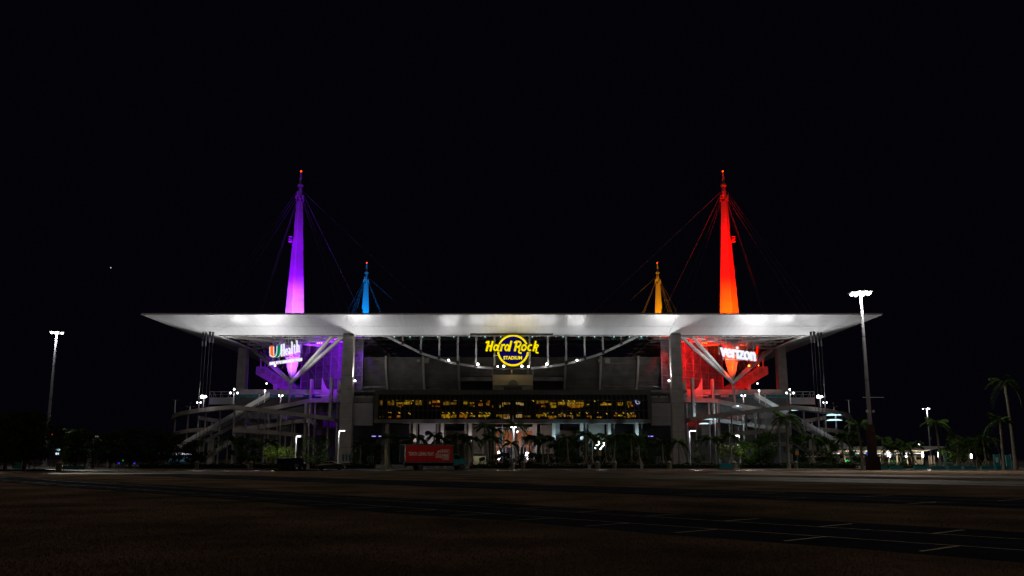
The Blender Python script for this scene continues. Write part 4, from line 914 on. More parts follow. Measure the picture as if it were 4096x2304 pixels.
# grass tufts that catch the light
rng = random.Random(11)
def tufts(n, seed, fn, h0, h1, w):
    r = random.Random(seed); mb = MB(); v = mb.v; f = mb.f
    for _ in range(n):
        x, y = fn(r); a = r.uniform(0, math.pi); h = r.uniform(h0,h1); c, s_ = math.cos(a)*w, math.sin(a)*w; o = len(v); lx, ly = r.uniform(-.5,.5)*h, r.uniform(-.5,.5)*h
        v += [(x-c,y-s_,0),(x+c,y+s_,0),(x+lx,y+ly,h)]; f.append((o,o+1,o+2)); mb.sm.append(False)
    return mb
def grassy(r):
    while True:
        y = 12+38*r.random()**1.6; x = r.uniform(-.62,.62)*y; v = x*.751+y*.66
        if not (16.7 < v < 23.9 or 34.5 < v < 44): return x, y
o = part('grass', tufts(60000, 5, grassy, .015, .045, .012), M['grass']); tag(o, 'short dry brown grass covering the dark parking field', 'grass', kind='stuff')

# ================================================================ VEGETATION
def palm(name, label, H, lean, crownshaft, nf, fl_, seed, tr=.24, droop=1.0, gc='frond'):
    "local origin at the foot; > trunk, crownshaft, frond"
    r = random.Random(seed); t = thing(name, label, 'palm tree', (0,0,0))
    top = Vector((lean, lean*.3, H)); mb = MB(); pts = []; rad = []
    for k in range(9):
        u = k/8; pts.append(Vector((lean*u*u, lean*.3*u*u, H*u))); rad.append(tr*(1.25-.55*u)*(1.35 if k == 0 else 1)*(1+.06*math.sin(u*9)))
    mb.tube(pts, rad, 9); part('trunk', mb, M['trunk'], t)
    if crownshaft: mb = MB(); mb.tube([top, top+Vector((0,0,crownshaft*.5)), top+Vector((0,0,crownshaft))], [tr*.85,tr*.75,tr*.35], 9); part('crownshaft', mb, M['crownshaft'], t); top = top+Vector((0,0,crownshaft))
    protos = []
    for q in range(3):
        mb = MB(); n = 9; L = fl_*(.85+.15*q); rise = (.85,.45,.05)[q]; path = []
        for k in range(n+1):
            u = k/n; path.append(Vector((L*u*(1-.18*u*u*droop), 0, L*(rise*u-(.55+.3*q)*droop*u*u))))
        mb.tube(path, [.035*(1.3-u/n) for u in range(n+1)], 3, False)
        for k in range(26):
            u = .12+.88*k/25; i = min(n-1, int(u*n)); p = path[i].lerp(path[i+1], u*n-i); ll = fl_*.33*math.sin(math.pi*(.12+.82*u))+.1
            for sg in (-1, 1):
                a = p; tip = p+Vector((ll*.45, sg*ll*.75, -ll*(.35+.35*r.random()))); w = .05
                mb.add([a+Vector((-w,0,0)), a+Vector((w,0,0)), (a+tip)/2+Vector((w,0,.03)), tip], [(0,1,2,3)])
        protos.append(mb.mesh('frond', M[gc]))
    for k in range(nf):
        q = k % 3; o = bpy.data.objects.new('frond', protos[q]); S.collection.objects.link(o); o.parent = t; o.location = top
        o.rotation_euler = (r.uniform(-.15,.15), r.uniform(-.25,.2), 2.4*k+r.uniform(-.2,.2)); sc = r.uniform(.85,1.1); o.scale = (sc,sc,sc)
    return t
def crown_tree(name, label, H, rad, zc_, seed, n=900, leafs=.3, gc='leaf', tr=.14, shape=1.0, cat='tree', nb=7):
    "local origin at foot; > trunk, crown"
    r = random.Random(seed); t = thing(name, label, cat, (0,0,0)); mb = MB()
    mb.tube([(0,0,0),(r.uniform(-.1,.1),0,zc_*.6),(0,0,zc_)], [tr*1.3,tr,tr*.7], 7)
    for k in range(nb):
        a = 2.4*k; q = Vector((math.cos(a)*rad*.7, math.sin(a)*rad*.7, zc_+(H-zc_)*r.uniform(.1,.6))); mb.tube([(0,0,zc_*r.uniform(.6,.95)), q], [tr*.5,tr*.15], 5)
    part('trunk', mb, M['bark'], t)
    mb = MB(); cl = []
    for k in range(16+int(rad*3)):
        a = r.uniform(0,6.28); u = r.random()**.6; h = r.random(); rr = rad*u*(1-.75*shape*h if shape > 0 else math.sqrt(max(.05,1-(2*h-1)**2)))
        cl.append((math.cos(a)*rr, math.sin(a)*rr, zc_*.8+(H-zc_*.8)*h, rad*r.uniform(.2,.42)))
    v = mb.v; f = mb.f
    for _ in range(n):
        cx, cy, cz, cr_ = r.choice(cl); d = Vector((r.gauss(0,1),r.gauss(0,1),r.gauss(0,1))); d.normalize(); d *= cr_*(.55+.5*r.random())
        p = Vector((cx,cy,cz))+d; a = Vector((r.uniform(-1,1),r.uniform(-1,1),r.uniform(-.6,.6))).normalized()*leafs*r.uniform(.5,1.1); b = a.cross(d).normalized()*leafs*r.uniform(.25,.5)
        o = len(v); v += [tuple(p-a), tuple(p+b), tuple(p+a), tuple(p-b)]; f.append((o,o+1,o+2,o+3)); mb.sm.append(False)
    part('crown', mb, M[gc], t); return t
def stakes(t, H, rr):
    for k in range(3):
        a = 2.1*k+.5; mb = MB(); mb.beam((math.cos(a)*rr,math.sin(a)*rr,0),(0,0,H),.09); o = part('stake', MB().add([Vector(v) for v in mb.v], mb.f), M['wood']); o.parent = t
PT = {'royal': palm('royal_palm','x',7.6,.25,1.3,15,3.1,1,.26), 'royal2': palm('royal_palm','x',7.2,-.2,1.1,14,2.8,4,.22),
      'small': palm('young_palm','x',4.6,.15,.6,13,2.3,2,.15), 'small2': palm('young_palm','x',4.4,-.2,.5,12,2.1,6,.13,1.2),
      'coco': palm('coconut_palm','x',3.6,.5,0,14,2.9,3,.14,.8), 'tall': palm('royal_palm','x',13.2,-1.1,1.4,14,3.2,8,.27)}
stakes(PT['small'], 1.9, 1.1); stakes(PT['small2'], 1.9, 1.0); stakes(PT['coco'], 1.7, 1.2)
GP = 'palms along the front of the stadium'
PL = [  # kind, trunk px, foot py, distance, scale, rotation, label
 ('small',1550,1866,176,1.15,.3,'dark young palm left of the red and navy box truck, against the ground storey'),
 ('small2',1668,1858,186,1.25,1.2,'dark palm crown over the left end of the box truck beside a white column'),
 ('small',1738,1858,186,1.25,2.2,'dark palm silhouetted against the pale wall panel above the box truck'),
 ('small2',1768,1858,188,1.2,.9,'dark palm just right of the pale wall panel above the truck cab'),
 ('small',1834,1862,178,1.15,2.9,'thin trunked palm right after the truck cab'),
 ('small2',1859,1860,184,1.2,.2,'second thin trunked palm right of the truck cab'),
 ('small',1890,1866,172,1.05,1.7,'short dark palm in front of the low lit wall left of the entrance'),
 ('royal2',1949,1858,186,.98,.4,'thick pale trunked palm left of the teal flag with braced trunk'),
 ('small',1963,1866,174,1.1,1.1,'slim dark palm between two thick palms left of the entrance'),
 ('royal2',1976,1856,190,.93,2.0,'thick palm closest to the teal flag pole on its left'),
 ('small2',2047,1870,166,.95,.7,'low dark palm in front of the bright central lamp post'),
 ('royal',2065,1852,196,1.0,1.3,'palm with brightly lit green fronds just behind the central lamp post'),
 ('small2',2116,1868,170,1.12,2.6,'dark palm covering the right part of the orange entrance wall'),
 ('royal2',2129,1858,188,.72,.1,'pale trunked palm at the right edge of the orange entrance wall'),
 ('royal2',2172,1860,184,.75,1.9,'stocky pale trunked palm beside the teal panel right of the entrance'),
 ('small',2193,1868,170,1.0,3.3,'slim staked palm right of the stocky palm by the teal panel'),
 ('small2',2273,1862,178,1.2,.5,'staked palm with a thin trunk before the cyan lit column'),
 ('small',2346,1862,180,1.25,1.5,'palm with a warm lit trunk left of the pale right wall panel'),
 ('small2',2368,1858,188,1.25,2.4,'dark palm silhouetted against the pale wall panel right of the entrance'),
 ('small',2424,1860,186,1.2,.6,'palm before the middle cyan lit column right of the entrance'),
 ('small2',2457,1864,174,1.15,2.9,'palm with a tan lit trunk and stakes right of the pale right wall panel'),
 ('small',2527,1864,176,1.15,1.0,'dark palm left of the last cyan lit column'),
 ('small2',2559,1860,182,1.25,.2,'pale trunked palm right of the last cyan lit column'),
 ('small',2654,1866,172,.95,2.0,'staked palm between the trash bins in front of the right wing'),
 ('small2',2718,1872,167,1.0,.8,'dark palm in front of the right concrete column foot'),
 ('small',2848,1870,168,1.05,.3,'palm between the front column and the teal barrier'),
 ('small2',2926,1872,166,1.2,1.4,'palm with a lit brown trunk behind the teal barrier'),
 ('royal',3156,1879,160,1.0,.9,'tall royal palm with pale trunk in front of the right ramp escalator'),
 ('royal',3452,1881,158,.86,2.6,'royal palm with bright green fronds beside the tall light mast'),
 ('small',3255,1868,178,1.1,.4,'dark palm under the right escalator beside a stone pier'),
 ('small2',3372,1866,180,1.2,1.8,'dark palm at the left end of the lit ticket canopy'),
 ('small',3405,1866,182,1.25,2.5,'second dark palm before the lit ticket canopy'),
 ('coco',3578,1868,172,1.05,.9,'coconut palm glowing yellow by the widest white light panel'),
 ('coco',3612,1868,174,1.1,2.0,'coconut palm between the white light panels of the ticket canopy'),
 ('coco',3655,1868,176,1.15,3.1,'coconut palm by the third white light panel with braced trunk'),
 ('small2',3540,1868,178,1.15,.2,'dim palm behind the brown wrapped pole base'),
 ('royal2',3764,1881,158,.95,.2,'dark royal palm with reddish trunk at the right end of the ticket canopy'),
 ('royal2',4018,1886,150,.98,1.2,'royal palm beside the teal kiosk near the right edge'),
 ('tall',4064,1882,154,1.0,.5,'tallest leaning palm at the far right edge'),
 ('coco',3880,1864,182,1.2,.4,'yellowish palm next to the lone white light panel on the right'),
 ('coco',3912,1864,184,1.3,1.4,'feathery palm right of the lone white light panel'),
 ('small',3945,1866,180,1.05,2.6,'dim palm left of the teal kiosk with a yellow planter below'),
 ('small2',3835,1864,186,1.25,1.1,'dark palm left of the lone white light panel'),
 ('small',252,1868,176,1.3,.5,'dark palm right of the glowing kiosk number sign on the left'),
 ('small2',370,1870,170,1.2,1.5,'dark palm behind the left parking field before the unlit canopy'),
 ('small',905,1866,178,1.1,2.1,'dark palm under the left escalator'),
 ('small2',1080,1868,172,1.0,.6,'young palm with a lit trunk left of the left street lamp'),
 ('small',3960,1866,190,1.15,.6,'dim feathery palm just left of the yellow planter'),
 ('small',1440,1866,176,.9,1.2,'small dark palm right of the left front column foot'),
]
for kind, px, py, Y, sc, rz, lab in PL:
    p = P(px, py, Y); place(PT[kind], USED, (p.x, Y, 0), rz, sc*(1 if kind in ('royal','tall','royal2') else 1.0), lab, GP)

TT = {'yg': crown_tree('young_tree','x',4.2,1.5,1.6,1,900,.2,'leaf_y',.07,-1), 'cone': crown_tree('young_tree','x',5.2,1.15,1.2,2,900,.17,'leaf',.06,1.0),
      'round': crown_tree('broadleaf_tree','x',5.6,2.3,1.8,3,1500,.26,'leaf',.12,-1), 'big': crown_tree('broadleaf_tree','x',8.5,5.2,2.4,4,3200,.42,'leaf',.28,-1),
      'shrub': crown_tree('shrub','x',2.4,1.7,.5,5,900,.2,'leaf',.05,-1,'shrub'), 'shrub2': crown_tree('shrub','x',1.5,1.3,.3,9,600,.17,'hedge',.04,-1,'shrub')}
TL = [
 ('yg',1076,1864,180,1.0,'yellow green lit young tree, leftmost of the bright clump by the left street lamp'),('yg',1098,1864,182,1.05,'yellow green lit young tree, second of the bright clump by the left street lamp'),
 ('yg',1124,1864,181,.95,'yellow green lit young tree, third of the bright clump by the left street lamp'),('yg',1150,1862,183,.95,'yellow green lit young tree touching the left street lamp pole'),
 ('cone',1172,1862,186,.95,'narrow young tree directly behind the left street lamp'),('cone',1213,1862,188,1.05,'cone shaped young tree above the parked pickup'),('cone',1251,1862,186,1.1,'slender cone shaped tree between the pickup and the grey sedan'),
 ('cone',1284,1862,188,1.0,'cone shaped tree above the grey sedan roof'),('cone',1306,1862,187,1.1,'taller cone shaped tree above the grey sedan windscreen'),('cone',1425,1862,186,1.05,'lone cone shaped tree right of the left front column'),
 ('round',1010,1866,182,.9,'dark broadleaf tree under the left ramps'),('round',960,1866,184,1.0,'dark broadleaf tree below the sloping escalator on the left'),('big',775,1866,190,.6,'dark tree right of the second small health sign'),
 ('cone',2795,1866,180,1.15,'slim lit green tree with a pale trunk right of the front column'),('yg',2895,1864,184,1.1,'olive young tree behind the teal barrier'),('yg',2955,1864,182,1.1,'lit young tree under the right curved street lamp'),
 ('round',2993,1864,182,.88,'round tree with bright yellow green leaves beside the right curved street lamp'),('round',3075,1866,184,1.15,'dark tree left of the tall royal palm'),('round',3040,1866,188,1.0,'dark tree filling the space under the right ramp'),
 ('round',2215,1866,186,.85,'dark dense tree right of the entrance'),('round',2255,1862,190,.95,'dense dark tree before the first cyan lit column'),('round',2310,1862,190,.95,'dense dark tree between two cyan lit columns'),('round',2385,1862,190,1.0,'dense dark tree holding small white lights'),
 ('round',2430,1862,192,1.0,'dense dark tree before the middle cyan lit column'),('round',2490,1862,190,1.0,'dense dark tree right of the middle cyan lit column'),('round',2545,1862,192,1.0,'dense dark tree before the last cyan lit column'),('round',2600,1862,190,.95,'dense dark tree before the right wing'),
 ('shrub',2000,1866,172,1.05,'leafy shrub left of the central lamp post foot'),('shrub',2025,1868,170,1.1,'leafy shrub just left of the central lamp post'),('shrub',2085,1868,170,1.0,'leafy shrub right of the central lamp post'),('shrub',2120,1868,168,1.1,'leafy shrub before the right of the orange entrance wall'),('shrub',2150,1868,170,1.0,'leafy shrub left of the teal panel'),('shrub',1935,1870,168,.8,'low shrub under the thick braced palms'),
 ('big',95,1886,134,.92,'big dark tree with thick trunk in the left foreground'),('big',20,1876,150,.9,'dark tree cut by the left picture edge'),('big',300,1872,168,.75,'dark spreading tree behind the number sign'),('big',520,1872,170,.78,'dark tree over the first small health sign'),('big',440,1870,176,.7,'dark tree left of the first small health sign'),('big',610,1870,178,.78,'dark tree between the two small health signs'),('round',690,1868,180,1.1,'dark round tree under the foot of the left escalator'),
 ('round',3200,1866,186,1.1,'dark tree right of the tall royal palm'),('round',3300,1866,182,1.0,'dark leafy tree left of the ticket canopy'),('round',3340,1868,176,.75,'lower dark bush tree beside the ticket canopy'),('big',3840,1866,196,.7,'broad dim tree right of the ticket canopy end'),('round',3925,1866,186,1.05,'dim tree between the lone light panel and the teal kiosk'),
 ('round',3430,1866,186,1.0,'dark tree behind the royal palm with bright fronds'),('round',1500,1866,186,.8,'dark tree under the blue signs left of the truck'),('round',1620,1862,190,.95,'dark tree behind the box truck rear'),
 ('round',1790,1862,190,.85,'dark tree behind the box truck front'),
]
for i, (kind, px, py, Y, sc, lab) in enumerate(TL):
    p = P(px, py, Y); place(TT[kind], USED, (p.x, Y, 0), i*1.3, sc, lab, 'trees in front of the stadium')
# clipped hedges along the kerb: one per stretch, made of leaf-sized faces
def hedge(x0, x1, y, h, lab, seed):
    r = random.Random(seed); mb = MB(); mb.box(x0,x1,y-.35,y+.35,0,h*.8); v, f = mb.v, mb.f; mb.sm = [False]*6
    for _ in range(int((x1-x0)*110)):
        x = r.uniform(x0,x1); k = r.random(); bump_ = 1+.12*math.sin(x*1.7+seed)+.08*math.sin(x*4.1)
        p = Vector((x, y+r.uniform(-.5,.5) if k < .4 else y-.5+r.uniform(-.12,.1), h*bump_*(1+r.uniform(-.1,.1)) if k < .4 else r.uniform(.05,h*bump_)))
        a = Vector((r.uniform(-1,1),r.uniform(-1,1),r.uniform(-1,1))).normalized()*.15; b = Vector((r.uniform(-1,1),r.uniform(-1,1),r.uniform(-1,1))).normalized()*.08
        o = len(v); v += [tuple(p-a),tuple(p+b),tuple(p+a),tuple(p-b)]; f.append((o,o+1,o+2,o+3)); mb.sm.append(False)
    return solo('hedge', mb, M['hedge'], lab, 'hedge', 'clipped hedges behind the kerb')
for i, (a, b, h, lab) in enumerate([(1010,1150,.9,'low hedge behind the parked pickup'),(1240,1500,.9,'low hedge behind the grey sedan and left column'),(1880,2040,.8,'low hedge left of the central lamp post'),(2060,2350,.8,'low hedge right of the central lamp post'),
    (2365,2560,.9,'low hedge between the two trash bins right of the entrance'),(2575,2900,.9,'low hedge under the right front column'),(2960,3180,1.0,'low hedge right of the teal barrier'),(3190,3420,1.05,'low hedge behind the orange sign'),(3470,3700,.8,'low hedge before the ticket canopy'),(560,990,.9,'long low hedge before the small health signs')]):
    hedge(X(a,1870,163.5), X(b,1870,163.5), 163.5, h, lab, i)
# small white fairy lights hanging in the dense tree
ORD = ['first','second','third','fourth','fifth','sixth','seventh','eighth','ninth','tenth','eleventh','twelfth','thirteenth','fourteenth','fifteenth','sixteenth']
FX = [(2384,1781),(2395,1768),(2396,1774),(2415,1772),(2416,1779),(2402,1797),(2405,1791),(2390,1780),(2410,1785),(2382,1792)]
for px, py in ((2384,1781),(2395,1768),(2396,1774),(2415,1772),(2416,1779),(2402,1797),(2405,1791),(2390,1780),(2410,1785),(2382,1792)):
    p = P(px, py, 186.5); r = rng.uniform(.07,.13); mb = MB(); mb.sphere(p, r, 8, 6); solo('hanging_light', mb, E['white'], f'{ORD[sorted(FX).index((px,py))]} small hanging light from the left in the dense tree right of the entrance', 'light', 'hanging lights in the tree')

# ================================================================ LIGHT MASTS AND STREET LAMPS
def high_mast(px, pyt, Y, H, heads, lab, rz, wide=1.0):
    p = P(px, pyt, Y); t = thing('light_mast', lab, 'light mast', (p.x,Y,0), 'tall parking lot light masts')
    seg_ = 4
    for k in range(seg_):
        a, b = k/seg_, (k+1)/seg_; mb = MB(); r0 = .42-.22*a; r1 = .42-.22*b; mb.tube([(p.x,Y,H*a),(p.x,Y,H*b)], [r0,r1], 12); part('pole_section', mb, M['pole'], t)
        if k: mb = MB(); mb.tube([(p.x,Y,H*a-.08),(p.x,Y,H*a+.08)], r0+.012, 10); part('joint_ring', mb, M['darksteel'], t)
    mb = MB(); mb.tube([(p.x,Y,0),(p.x,Y,.6)], .6, 8); part('base', mb, M['concrete'], t)
    for k in range(heads):
        a = rz+2*math.pi*k/heads; c = Vector((p.x+math.cos(a)*1.45*wide, Y+math.sin(a)*1.45*wide, H-.1)); mb = MB(); mb.beam((p.x,Y,H-.2), c, .14)
        d = (c-Vector((p.x,Y,H-.1))).normalized(); mb.beam(c-d*.5+Vector((0,0,.24)), c+d*.5+Vector((0,0,.24)), .65, .16); hd = part('lamp_head', mb, M['darksteel'], t)
        mb = MB(); mb.sphere((c.x,c.y,c.z), .27, 10, 7, .75); part('bulb', mb, E['white'], hd)
    return t, p
t, p = high_mast(3442,1172,150,29.3,8,'tallest light mast with a glaring ring of lamps on the right',.2)
mb = MB(); mb.tube([(p.x,150,.6),(p.x,150,3.6),(p.x,150,7.3)], [.75,.8,.7], 10); part('wrapped_base', mb, M['wrap'], t)
mb = MB(); mb.box(p.x-.9,p.x+.9,149.1,150.9,0,2.2); part('base_cabinet', mb, M['wrap'], t)
mb = MB(); mb.beam((p.x-.9,150,11.8),(p.x+2.6,150,11.8),.1); mb.box(p.x-.55,p.x-.3,149.6,150,9.3,9.7); mb.box(p.x+.5,p.x+.75,149.6,150,9.3,9.7); part('cross_arm', mb, M['steel'], t)
PR = p
for a_, w in ((0,52000),): point((p.x,149.2,28.6), w*.22, (1,.97,.9), .8)
spot((p.x,150,28.4), (p.x-4,118,0), 26000, (1,.96,.88), 75, .5, .6)
t, p = high_mast(228,1328,198,29.3,4,'tall light mast with four lit heads above dark trees on the left',.5,.7)
point((p.x,197.3,28.7), 6000, (1,.97,.95), .6); spot((p.x,197.5,28.5), (-72,116,0), 90000, (1,.95,.75), 60, .8, .6)
t, p = high_mast(3707,1636,500,29.3,3,'distant light mast with two bright heads on the right',.4,1.3); point((p.x,499,28.6), 12000, (1,.97,.95), .6)
LP = {}
def street_lamp(px, pyt, pyb, Y, d, lab, arm=.9, double=False, r=.11):
    p = P(px, pyt, Y); t = thing('street_lamp', lab, 'street lamp', (p.x,Y,0), 'street lamps in front of the stadium')
    mb = MB(); mb.tube([(p.x,Y,0),(p.x,Y,p.z)], [r*1.3,r], 8); part('pole', mb, M['steel'], t)
    for dd in ((-1,1) if double else (d,)):
        mb = MB(); mb.beam((p.x,Y,p.z),(p.x+dd*arm,Y-.2,p.z+.12),.1); mb.box(*sorted((p.x+dd*.25,p.x+dd*arm)),Y-.45,Y+.05,p.z+.08,p.z+.2); hd = part('lamp_head', mb, M['darksteel'], t)
        mb = MB(); mb.box(*sorted((p.x+dd*.2,p.x+dd*arm*.98)),Y-.42,Y+.02,p.z-.04,p.z+.07); part('lens', mb, E['white'], hd)
    spot((p.x+d*.35,Y-.75,p.z-.02), (p.x,Y-.1,0), 150, (.93,.9,1), 150, .5, .15)
    point((p.x+d*.8,Y-.9,p.z-.4), 60, (.93,.9,1), .12)
    return t
street_lamp(1185,1746,1837,185,1,'slim street lamp with a curved white head above the parked pickup')
street_lamp(1356,1724,1845,186,1,'slim street lamp with a flat twin head beside the left front column',1.2)
street_lamp(2054,1709,1858,190,1,'brightest central lamp post with a T head in front of the entrance',.55,True,.2)
street_lamp(2757,1724,1850,182,1,'slim street lamp with a flat twin head right of the right front column',1.2)
street_lamp(2957,1743,1840,184,-1,'slim street lamp with a curved white head above the yellow green tree')
for px, py, lab, hh in ((2029,1806,'tall',9),(2001,1815,'x',0)): pass
# glowing orbs at the entrance
for px, py, rx, rz_, lab in ((1995,1822,.3,.95,'tall white glowing panel at the left of the entrance'),(2001,1826,.25,.35,'small white glow right beside the left entrance panel'),(2108,1815,.3,.35,'round white lamp above the right entrance panel'),
    (2111,1824,.3,.75,'tall white glowing panel at the right of the entrance'),(2115,1822,.16,.7,'narrow white light strip right of the right entrance panel'),(2100,1826,.22,.35,'small low white lamp left of the right entrance panel'),(2068,1727,.22,.22,'single white bulb beside the central lamp post head')):
    p = P(px, py, 204); t = thing('entrance_light', lab, 'light', (p.x,204,0), 'lights at the main entrance')
    mb = MB(); mb.sphere(p, rx, 10, 8, rz_/rx); part('glowing_lens', mb, E['white'], t)
    mb = MB(); mb.tube([(p.x,204.1,0),(p.x,204.1,p.z)], .06, 6); part('post', mb, M['black'], t)
point(P(1995,1822,203), 500, (1,.85,.95), .4); point(P(2111,1822,203), 500, (1,.85,.95), .4)
# cyan-white uplights washing the right-hand entrance columns and ramps
for px, w in ((2232,420),(2325,520),(2434,420),(2543,520)): spot((X(px,1700,299.6),299.2,Z(1780,300)), (X(px-8,1700,302),302,14), w*4.5, (.55,.85,1), 60, .6, .2)
for px, w in ((1661,200),(1772,280),(1882,300)): spot((X(px,1700,299.6),299.0,Z(1790,300)), (X(px,1700,302),302,14), w*4.5, (1,.9,.9), 60, .6, .2)
spot((X(2386,1720,305),303,6), (X(2386,1720,309),309,10), 900, (.6,.85,.85), 120, .7, .4)
spot((X(1720,1720,305),303,6), (X(1720,1720,309),309,10), 900, (1,.9,.95), 120, .7, .4)
spot((2,298,5), (2,311,9), 3600, (1,.8,.7), 130, .7, .4)
spot((X(1915,1840,303),301,3), (X(1915,1835,305),305,2), 180, (1,1,.6), 120, .7, .3)
for px, py, Y, w in ((2800,1660,314,260),(2870,1670,313,300),(2960,1690,313,380),(3040,1690,314,330),(3090,1640,308,120),(3280,1690,314,130),(3330,1665,311,120)):
    point(P(px,py,Y), w, (.6,.85,1), .4)
point(P(3290,1712,302.5), 60, (.75,.85,1), .3)
for px in (1090,1130,1170): point(P(px,1800,178), 75, (.9,1,.5), .3)
point(P(2990,1798,179.5), 75, (.95,1,.5), .3); point(P(2800,1810,178), 15, (.8,1,.8), .3)
point(P(2062,1722,188), 60, (.9,1,.8), .2)
for px in (1215,1260,1300): point(P(px,1815,183), 22, (.9,1,.6), .3)

# ================================================================ VEHICLES
def wheel(par, x, y, r, w=.26):
    o = part('wheel', MB().tube([(x,y-w/2,r),(x,y+w/2,r)], r, 18), M['rubber'], par)
    sg = -1 if y < 0 else 1
    part('rim', MB().tube([(x,y+sg*(w/2-.03),r),(x,y+sg*(w/2+.02),r)], r*.62, 12), M['chrome'], o)
    mb = MB()
    for k in range(5):
        a = 2*math.pi*k/5; mb.beam((x,y+sg*(w/2+.03),r),(x+math.cos(a)*r*.58,y+sg*(w/2+.03),r+math.sin(a)*r*.58),.07)
    part('spoke', mb, M['darksteel'], o); return o
def car(name, lab, prof, glass_, wx, wr, W, m, loc, rz, roofz):
    t = thing(name, lab, 'car', (0,0,0), 'vehicles parked by the kerb')
    mb = MB(); n = len(prof); v = []; f = []
    lay = [(-W/2,.0),(-W/2*.93,1),(W/2*.93,1),(W/2,.0)]
    rings = []
    for y, k in ((-W/2,.97),(-W/2*.9,1.0),(W/2*.9,1.0),(W/2,.97)):
        ring_ = []
        for x, z in prof:
            tum = max(0, (z-roofz*.62)/roofz)*.55; ring_.append((x*(.995 if k < 1 else 1), y*(1-tum), z if k == 1 else z-.02))
        rings.append(ring_)
    v = [p for r_ in rings for p in r_]
    for i in range(3):
        for j in range(n): j2 = (j+1)%n; f.append((i*n+j,i*n+j2,(i+1)*n+j2,(i+1)*n+j))
    f += [tuple(range(n)), tuple(3*n+j for j in range(n-1,-1,-1))]
    o = part('body', MB().add(v, f), m, t)
    for sg in (-1, 1):
        for g in glass_:
            mb = MB(); yy = sg*W/2
            def gp(x, z, k): tum = max(0, (z-roofz*.62)/roofz)*.55; return (x, (yy*(1-tum))+sg*(.012+k), z)
            mb.prism(g, gp, 0, .01); part('side_window', mb, M['glassdark'], t)
    for x in wx:
        for y in (-W/2+.1, W/2-.1): wheel(t, x, y, wr)
    L = max(x for x, z in prof)
    for y in (-W/2+.28, W/2-.28):
        mb = MB(); mb.box(L-.22,L-.04,y-.16,y+.16,.62*roofz/1.45,.74*roofz/1.45); part('headlight', mb, M['chrome'], t)
        L0 = min(x for x, z in prof); mb = MB(); mb.box(L0+.02,L0+.16,y-.16,y+.16,.75*roofz/1.45,.88*roofz/1.45); part('tail_light', mb, M['red_p'], t)
    mb = MB(); mb.box(.55,.75,-W/2-.16,-W/2+.02,.95*roofz/1.45,1.07*roofz/1.45); mb.box(.55,.75,W/2-.02,W/2+.16,.95*roofz/1.45,1.07*roofz/1.45); part('wing_mirror', mb, m, t)
    t.location = loc; t.rotation_euler = (0,0,rz); return t
sed = [(-2.35,.35),(-2.4,.7),(-2.25,.98),(-1.6,1.1),(-1.05,1.32),(-.3,1.45),(.35,1.42),(.9,1.15),(1.2,1.0),(1.9,.9),(2.3,.72),(2.38,.5),(2.3,.3),(1.9,.25),(-1.9,.25)]
p = P(1322,1880,152); car('parked_sedan','grey fastback sedan parked side-on at the kerb left of the front column',sed,[[(-1.35,1.08),(-.95,1.27),(-.35,1.36),(-.25,1.04)],[(-.18,1.04),(-.25,1.36),(.3,1.35),(.85,1.06)]],(-1.45,1.45),.34,1.85,M['cargrey'],(p.x,152,0),R(3),1.45)
van = [(-2.4,.4),(-2.45,1.0),(-2.35,1.1),(-2.2,1.85),(-1.9,1.95),(.2,1.95),(.5,1.85),(1.15,1.25),(2.2,1.1),(2.42,.9),(2.45,.45),(2.2,.35),(-2.1,.35)]
p = P(1176,1872,160.5); car('parked_utility_car','black utility car with a pale reflecting roof parked by the kerb',van,[[(-2.1,1.2),(-2.0,1.75),(-1.1,1.8),(-1.1,1.2)],[(-1.0,1.2),(-1.0,1.8),(.0,1.8),(.0,1.2)],[(.1,1.2),(.1,1.8),(.4,1.78),(.95,1.25)]],(-1.5,1.5),.4,1.95,M['carblack'],(p.x,157.4,0),R(-38),1.95)
p = P(1222,1870,165); car('parked_van','dark van with lit headlights half hidden behind the black utility car',van,[[(-2.1,1.2),(-2.0,1.75),(-1.1,1.8),(-1.1,1.2)],[(-1.0,1.2),(-1.0,1.8),(.0,1.8),(.0,1.2)]],(-1.5,1.5),.4,1.95,M['carblack'],(p.x,158.2,0),R(-60),1.95)
p = P(2000,1870,200)
# box truck
tk = thing('box_truck', 'box truck with a red printed side, navy rear and teal cab parked at the kerb', 'truck', (0,0,0))
BL = 8.6; mb = MB(); mb.box(-BL/2,BL/2,-1.25,1.25,1.15,4.15); bx = part('cargo_box', mb, M['navy'], tk)
part('side_panel', MB().box(-BL/2+.12,BL/2-.12,-1.29,-1.255,1.3,4.0), M['red_p'], tk)
for a in ((-BL/2,BL/2,-1.3,-1.2,4.02,4.2),(-BL/2,BL/2,-1.3,-1.2,1.1,1.26),(-BL/2-.02,-BL/2+.1,-1.3,-1.2,1.1,4.2),(BL/2-.1,BL/2+.02,-1.3,-1.2,1.1,4.2)): part('edge_frame', MB().box(*a), M['chrome'], tk)
for a in ((-BL/2-.05,-BL/2,-1.2,1.2,4.05,4.18),(-BL/2-.05,-BL/2,1.12,1.24,1.2,4.1)): part('rear_frame', MB().box(*a), M['darksteel'], tk)
part('rear_door', MB().box(-BL/2-.04,-BL/2-.005,-1.1,1.08,1.3,4.0), M['navy'], tk)
lettering('TEACH. LEARN. PLAY.', (-1.45,-1.31,2.62), .62, M['white_p'], tk, ext=.015, bold=.02, w=4.55, name='slogan_lettering')
lettering('JUNIOR', (2.62,-1.31,2.98), .52, M['white_p'], tk, ext=.015, bold=.03, w=1.5, name='logo_lettering')
lettering('DOLPHINS', (2.35,-1.31,2.35), .6, M['white_p'], tk, ext=.015, bold=.03, w=2.1, name='logo_lettering')
lettering('CAMPS', (2.95,-1.31,1.82), .2, M['white_p'], tk, ext=.015, bold=.02, w=.9, name='logo_lettering')
mb = MB()
